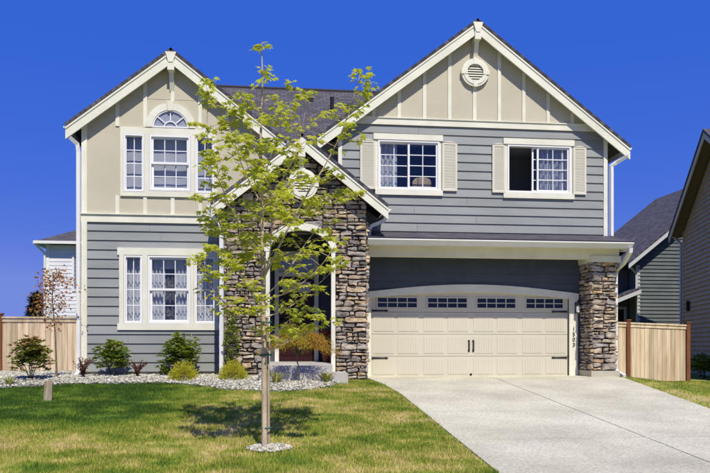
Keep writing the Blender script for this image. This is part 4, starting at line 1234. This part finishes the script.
for ctrl, r0 in limbs:
    pts = curve_pts(ctrl, 16); ln = sum((pts[i + 1] - pts[i]).length for i in range(16))
    lb.tube(pts, [r0 * .72 * (1 - .85 * i / 16) for i in range(17)], 6)
    nt_ = max(5, int(ln / .082))
    for i in range(nt_):
        t = .25 + .75 * (i + random.random() * .6) / nt_
        if random.random() < .10: continue
        p = pts[min(16, int(t * 16))]
        a = random.uniform(0, 6.283); l2 = random.uniform(.08, .36) * (1.15 - .55 * t)
        e = p + Vector((math.cos(a) * l2, math.sin(a) * l2, random.uniform(.0, .16)))
        lb.tube([p, (p + e) / 2 + Vector((0, 0, .015)), e], [.0045, .0035, .002], 4)
        cluster(e, random.randint(8, 14), random.uniform(.06, .115))
    cluster(pts[-1], random.randint(9, 14), .09)
for i in range(19, 41, 1):
    if random.random() < .25: continue
    p = lead[i]; a = random.uniform(0, 6.283); l2 = random.uniform(.06, .26) * (1 - .65 * (i - 19) / 22)
    e = p + Vector((math.cos(a) * l2, math.sin(a) * l2, random.uniform(.0, .12)))
    lb.tube([p, e], [.004, .002], 4); cluster(e, random.randint(7, 12), random.uniform(.06, .10))
cluster(lead[-1], 12, .085)
lb.build('limbs', 'bark', tree, smooth=True)
lf.build('crown', 'leaf_maple', tree)
# stake and ties belong to the planting
stk = MB().tube([(.050, .045, -.1), (.046, .048, .35), (.043, .048, .9), (.030, .045, 1.62)], .017, 8).build('tree_stake', 'stake_wood')
stk.location = (TB[0], TB[1], tz); tag(stk, 'slim wooden stake tied to the maple trunk on the lawn', 'stake')
for z in (.27, 1.165, 1.565):
    b = MB(); n = 16
    pts = [(.02 + .062 * math.cos(6.283 * i / n), .02 + .052 * math.sin(6.283 * i / n), z + random.uniform(-.004, .004)) for i in range(n + 1)]
    b.tube(pts, .010, 5).build('tie', 'tie_green', tree)

def rosette_shrub(name, loc, w_, h, label, leafmat, nros=70, ll=.085, lean=0.0, cat='shrub', group=None, rnd=None, droop=.2, lw=.46, stems=7):
    e = empty(name, loc); tag(e, label, cat, group)
    sb, fb = MB(), MB()
    for i in range(int(nros * 4)):
        a = random.uniform(0, 6.283); u = random.uniform(.12, 1.0) ** .75; el = random.uniform(-.75, 1.45)
        wob = 1 + .22 * math.sin(3 * a + 1.3) * math.cos(2 * el + loc[0])
        p = Vector((math.cos(a) * math.cos(el) * u * w_ * .5 * wob, math.sin(a) * math.cos(el) * u * w_ * .5 * wob, h * (.50 + .47 * math.sin(el) * u * wob)))
        if i < stems:
            q = Vector((random.gauss(0, .03), random.gauss(0, .03), -.03))
            sb.tube([q, q * .5 + Vector((p.x * .35, p.y * .35, p.z * .5)), p], [.010, .007, .003], 4)
        base = random.gauss(.45, .2) + (.2 if u > .8 and el > .6 else 0)
        for k2 in range(random.randint(7, 11)):
            b2 = random.uniform(0, 6.283)
            d = Vector((math.cos(b2), math.sin(b2), random.uniform(-.3, .7))) + p.normalized() * .35
            leaf(fb, p, d, Vector((0, 0, 1)) + rv(.2), ll * random.uniform(.8, 1.4), ll * lw * random.uniform(.8, 1.2), min(1, max(.001, base + random.gauss(0, .12))))
    sb.build('stems', 'dark_stem', e); fb.build('foliage', leafmat, e)
    return e
def Z(x, y_): return bed_z(x, y_) - .01 if bed_y(x) < y_ < bed_back(x) else gz(x, y_)
def at_(x, y_): return (x, y_, Z(x, y_))
rosette_shrub('shrub', at_(-3.45, -.80), .80, .80, 'rounded glossy green shrub under the left edge of the lace curtained window', 'leaf_dark', 95, .075)
rosette_shrub('shrub', at_(-2.02, -.80), .90, .92, 'larger dense green shrub under the right part of the lace curtained window', 'leaf_dark', 120, .078)
rosette_shrub('shrub', at_(-4.92, -1.55), .86, .88, 'bronze tipped green shrub in front of the cedar fence', 'leaf_bronze', 95, .08)
rosette_shrub('shrub', at_(-2.33, -.95), .25, .24, 'tiny bright green shrub left of the yellow mound', 'leaf_column', 22, .05)

def red_shrub(loc, w_, h, label, n):
    e = empty('barberry', loc); tag(e, label, 'shrub'); sb, fb = MB(), MB()
    for i in range(n):
        a = random.uniform(0, 6.283); r = w_ * .5 * random.uniform(.4, 1); hh = h * random.uniform(.55, 1)
        pts = curve_pts([(0, 0, -.03), (math.cos(a) * r * .35, math.sin(a) * r * .35, hh * .6), (math.cos(a) * r, math.sin(a) * r, hh)], 8)
        sb.tube(pts, [.005 * (1 - i2 / 10) + .001 for i2 in range(9)], 4)
        for p in pts[2:]:
            for _ in range(3): leaf(fb, p + rv(.008), rv() + Vector((0, 0, .7)), rv(), random.uniform(.03, .055), .02, min(1, max(.001, random.gauss(.5, .25))))
    sb.build('stems', 'dark_stem', e); fb.build('foliage', 'leaf_red', e)
red_shrub(at_(-3.95, -1.30), .44, .42, 'small dark red barberry at the corner downspout', 26)
red_shrub(at_(-2.88, -1.1), .50, .38, 'small wiry dark red barberry between the two green shrubs', 18)

def mound(loc, w_, h, label, n=3000):
    e = empty('golden_cypress', loc); tag(e, label, 'shrub'); fb = MB()
    for i in range(n):
        a = random.uniform(0, 6.283); el = math.asin(random.uniform(0, 1)); u = random.uniform(.55, 1.0); wob = 1 + .12 * math.sin(4 * a + loc[0] * 3) + random.uniform(-.06, .06)
        d = Vector((math.cos(a) * math.cos(el), math.sin(a) * math.cos(el), math.sin(el)))
        p = Vector((d.x * w_ * .5 * u * wob, d.y * w_ * .5 * u * wob, d.z * h * u * wob))
        leaf(fb, p, d + Vector((0, 0, random.uniform(-.5, .5))) + rv(.35), rv(), random.uniform(.03, .055), random.uniform(.010, .018), min(1, max(.001, .25 + .5 * u * random.random() + .2 * d.z)))
    MB().tube([(0, 0, -.05), (0, 0, h * .6)], [.02, .01], 6).build('stem', 'dark_stem', e)
    fb.build('foliage', 'leaf_yellow', e)
mound(at_(-1.85, -1.55), .56, .36, 'yellow green mounded cypress in gravel under the lace curtained window')
mound(at_(-.82, -1.72), .62, .38, 'yellow green mounded cypress beside the stone tower foot')

def tuft(loc, w_, h, label, n=110):
    e = empty('grass_tuft', loc); tag(e, label, 'ornamental grass'); fb = MB()
    for i in range(n):
        a = random.uniform(0, 6.283); r = w_ * .5 * random.uniform(.25, 1); hh = h * random.uniform(.6, 1.05)
        c, s = math.cos(a), math.sin(a); sd_ = Vector((-s, c, 0)) * random.uniform(.004, .007)
        pts = [Vector((c * r * t * t ** .3, s * r * t * t ** .3, hh * (1.7 * t - .9 * t * t) - .02)) + Vector((c, s, 0)) * .03 for t in (0, .35, .7, 1)]
        vs = []
        for q, wk in zip(pts, (1, 1, .8, .1)): vs += [q - sd_ * wk, q + sd_ * wk]
        fb.add(vs, [(0, 1, 3, 2), (2, 3, 5, 4), (4, 5, 7, 6)], max(.001, random.random()))
    fb.build('blades', 'leaf_tuft', e)
tuft(at_(.08, -2.45), .62, .36, 'arching striped grass tuft left of the small orange maple')
tuft(at_(1.12, -2.15), .46, .30, 'striped grass tuft at the right end of the entry step')
tuft(at_(-5.15, -2.15), .40, .25, 'pale grass tuft at the foot of the bronze tipped shrub', 70)

# columnar evergreen by the tower
e = empty('columnar_shrub', at_(-.85, -1.50)); tag(e, 'narrow upright green shrub against the stone tower left corner', 'shrub')
fb, sb = MB(), MB()
sb.tube([(0, 0, -.05), (.02, 0, .6), (0, .01, 1.35)], [.018, .012, .004], 6)
for i in range(170):
    t = random.random() ** .8; a = random.uniform(0, 6.283); r = .19 * (1 - abs(t - .45) * 1.1) * random.uniform(.3, 1.1)
    p = Vector((math.cos(a) * r, math.sin(a) * r, .12 + 1.3 * t))
    if i % 4 == 0: sb.tube([(0, 0, p.z - .12), p], [.004, .002], 4)
    for _ in range(9): leaf(fb, p, rv() + Vector((0, 0, .6)), rv(), random.uniform(.04, .075), .022, min(1, max(.001, random.gauss(.5, .22))))
sb.build('stems', 'dark_stem', e); fb.build('foliage', 'leaf_column', e)

# small weeping maple in front of the steps
e = empty('japanese_maple', at_(.52, -2.25)); tag(e, 'small weeping maple with orange and yellow leaves before the entry steps', 'tree')
sb, fb = MB(), MB()
sb.tube(curve_pts([(0, 0, -.05), (.03, 0, .25), (-.02, .0, .5), (.05, .02, .8)], 10), [.02 - .001 * i for i in range(11)], 7)
for i in range(46):
    a = random.uniform(0, 6.283); r = random.uniform(.25, .82) ; hz = .62 + .45 * (1 - (r / .85) ** 2) + random.uniform(-.1, .08)
    tip = Vector((math.cos(a) * r, math.sin(a) * r * .7, hz))
    pts = curve_pts([(0, 0, .55), (tip.x * .5, tip.y * .5, max(hz, .7) + .10), tuple(tip)], 8)
    sb.tube(pts, [.008 - .0008 * j for j in range(9)], 4)
    for p in pts[3:]:
        for _ in range(24):
            q = p + Vector((random.gauss(0, .055), random.gauss(0, .055), random.gauss(-.03, .03)))
            leaf(fb, q, Vector((q.x, q.y, random.uniform(-.9, -.1))).normalized() + rv(.4), Vector((0, 0, 1)) + rv(.3), random.uniform(.04, .07), random.uniform(.008, .016), min(1, max(.001, random.gauss(.30, .2) + (.22 if q.x > .25 else 0))))
sb.build('stems', 'twig', e, smooth=True); fb.build('crown', 'leaf_jmaple', e)

# slim tree with red leaves by the left fence
e = empty('red_leaf_tree', at_(-4.57, -1.0)); tag(e, 'slender sapling with scattered red orange leaves before the cedar fence', 'tree')
sb, fb = MB(), MB()
ld = curve_pts([(0, 0, -.05), (-.02, 0, .6), (-.05, .0, 1.2), (-.10, .02, 1.75), (-.08, .02, 2.25)], 20)
MB().tube(ld, [.020 * (1 - i / 22) + .003 for i in range(21)], 7).build('trunk', 'twig', e, smooth=True)
for i in range(40):
    p = ld[random.randint(10, 20)]; a = random.uniform(0, 6.283); r = random.uniform(.12, .85) * (1.1 - .35 * (p.z - 1.1)); rise = random.uniform(-.2, .2)
    tip = p + Vector((math.cos(a) * r, math.sin(a) * r, rise)); pts = curve_pts([tuple(p), tuple(p.lerp(tip, .5) + Vector((0, 0, .08))), tuple(tip)], 8)
    sb.tube(pts, [.006 - .0006 * j for j in range(9)], 4)
    for q in pts[3:]:
        for _ in range(3):
            w2 = q + rv(.06); maple_leaf(fb, w2, rv() + Vector((0, 0, -.35)), Vector((0, 0, 1)) + rv(.5), random.uniform(.028, .05), min(1, max(.001, random.gauss(.5, .25))))
sb.build('limbs', 'twig', e); fb.build('crown', 'leaf_orange', e)

# post stub in the lawn
e = MB(); x, y_ = -3.87, -4.0; z = gz(x, y_)
b = MB(); b.box(-.065, .065, -.06, .06, -.1, .33); b.prism([(-.065, .33), (.065, .33), (.05, .36), (-.045, .352)], -.055, .055)
o = b.build('wooden_stub', 'stake_wood'); o.location = (x, y_, z); o.rotation_euler = (R(1.5), R(2), R(12)); tag(o, 'short weathered square wooden post stub standing in the lawn', 'post')

# flower pot by the door
e = empty('flower_pot', (1.28, -.35, AB)); tag(e, 'terracotta pot of red flowers in the shaded entry', 'flower pot')
lathe(MB(), [(.10, 0), (.15, .26), (.165, .26), (.165, .31), (.14, .31)], 0, 0, 16).build('pot', 'terracotta', e)
fb, pb = MB(), MB()
for i in range(240):
    a = random.uniform(0, 6.283); r = .2 * math.sqrt(random.random()); z = .33 + .35 * random.random()
    p = Vector((math.cos(a) * r, math.sin(a) * r, z)); leaf(fb, p, rv() + Vector((0, 0, .4)), rv(), .07, .035, max(.001, random.random()))
    if i % 3 == 0:
        for _ in range(4): leaf(pb, p + Vector((0, -.03, .06)), rv(), rv(), .045, .04, .3)
fb.build('foliage', 'leaf_dark', e); pb.build('flowers', 'petal_red', e)['kind'] = 'stuff'

# shaded shrubs under the brown house, conifers far behind the left fence
for i, (x, y_, s, lb_) in enumerate(((14.2, 5.4, .9, 'low dark shrub below the wall lamp of the brown house'), (13.9, 3.9, .8, 'small dark shrub at the grass edge beside the brown house'), (15.0, 6.9, 1.0, 'larger dark shrub close to the brown wall behind the fence post'))):
    rosette_shrub('foundation_shrub', (x, y_, gz(x, y_)), s, s * .8, lb_, 'leaf_dark', 60, .09, group='shrubs along the brown house')
def conifer(loc, h, r, label):
    e = empty('conifer', loc); tag(e, label, 'tree', )
    MB().tube([(0, 0, -.2), (0, 0, h * .97)], [.18, .02], 7).build('trunk', 'dark_stem', e)
    fb = MB(); z = h * .12
    while z < h:
        t = z / h; n = 9
        for i in range(n):
            a = random.uniform(0, 6.283); rr = r * (1 - t) * random.uniform(.7, 1.15) + .06
            for q in range(7):
                f = (q + 1) / 7; p = Vector((math.cos(a) * rr * f, math.sin(a) * rr * f, z - .22 * rr * f))
                for _ in range(2): leaf(fb, p + rv(.05), Vector((math.cos(a), math.sin(a), -.2)) + rv(.6), Vector((0, 0, 1)), .38, .10, max(.001, random.random()))
        z += .2
    fb.build('crown', 'needle', e)
conifer((-14.6, 30, -.2), 4.3, 1.2, 'dark conifer top showing over the cedar fence beside the pale house')
conifer((-17.6, 30, -.2), 3.9, 1.3, 'smaller dark conifer showing over the fence at its brown post')
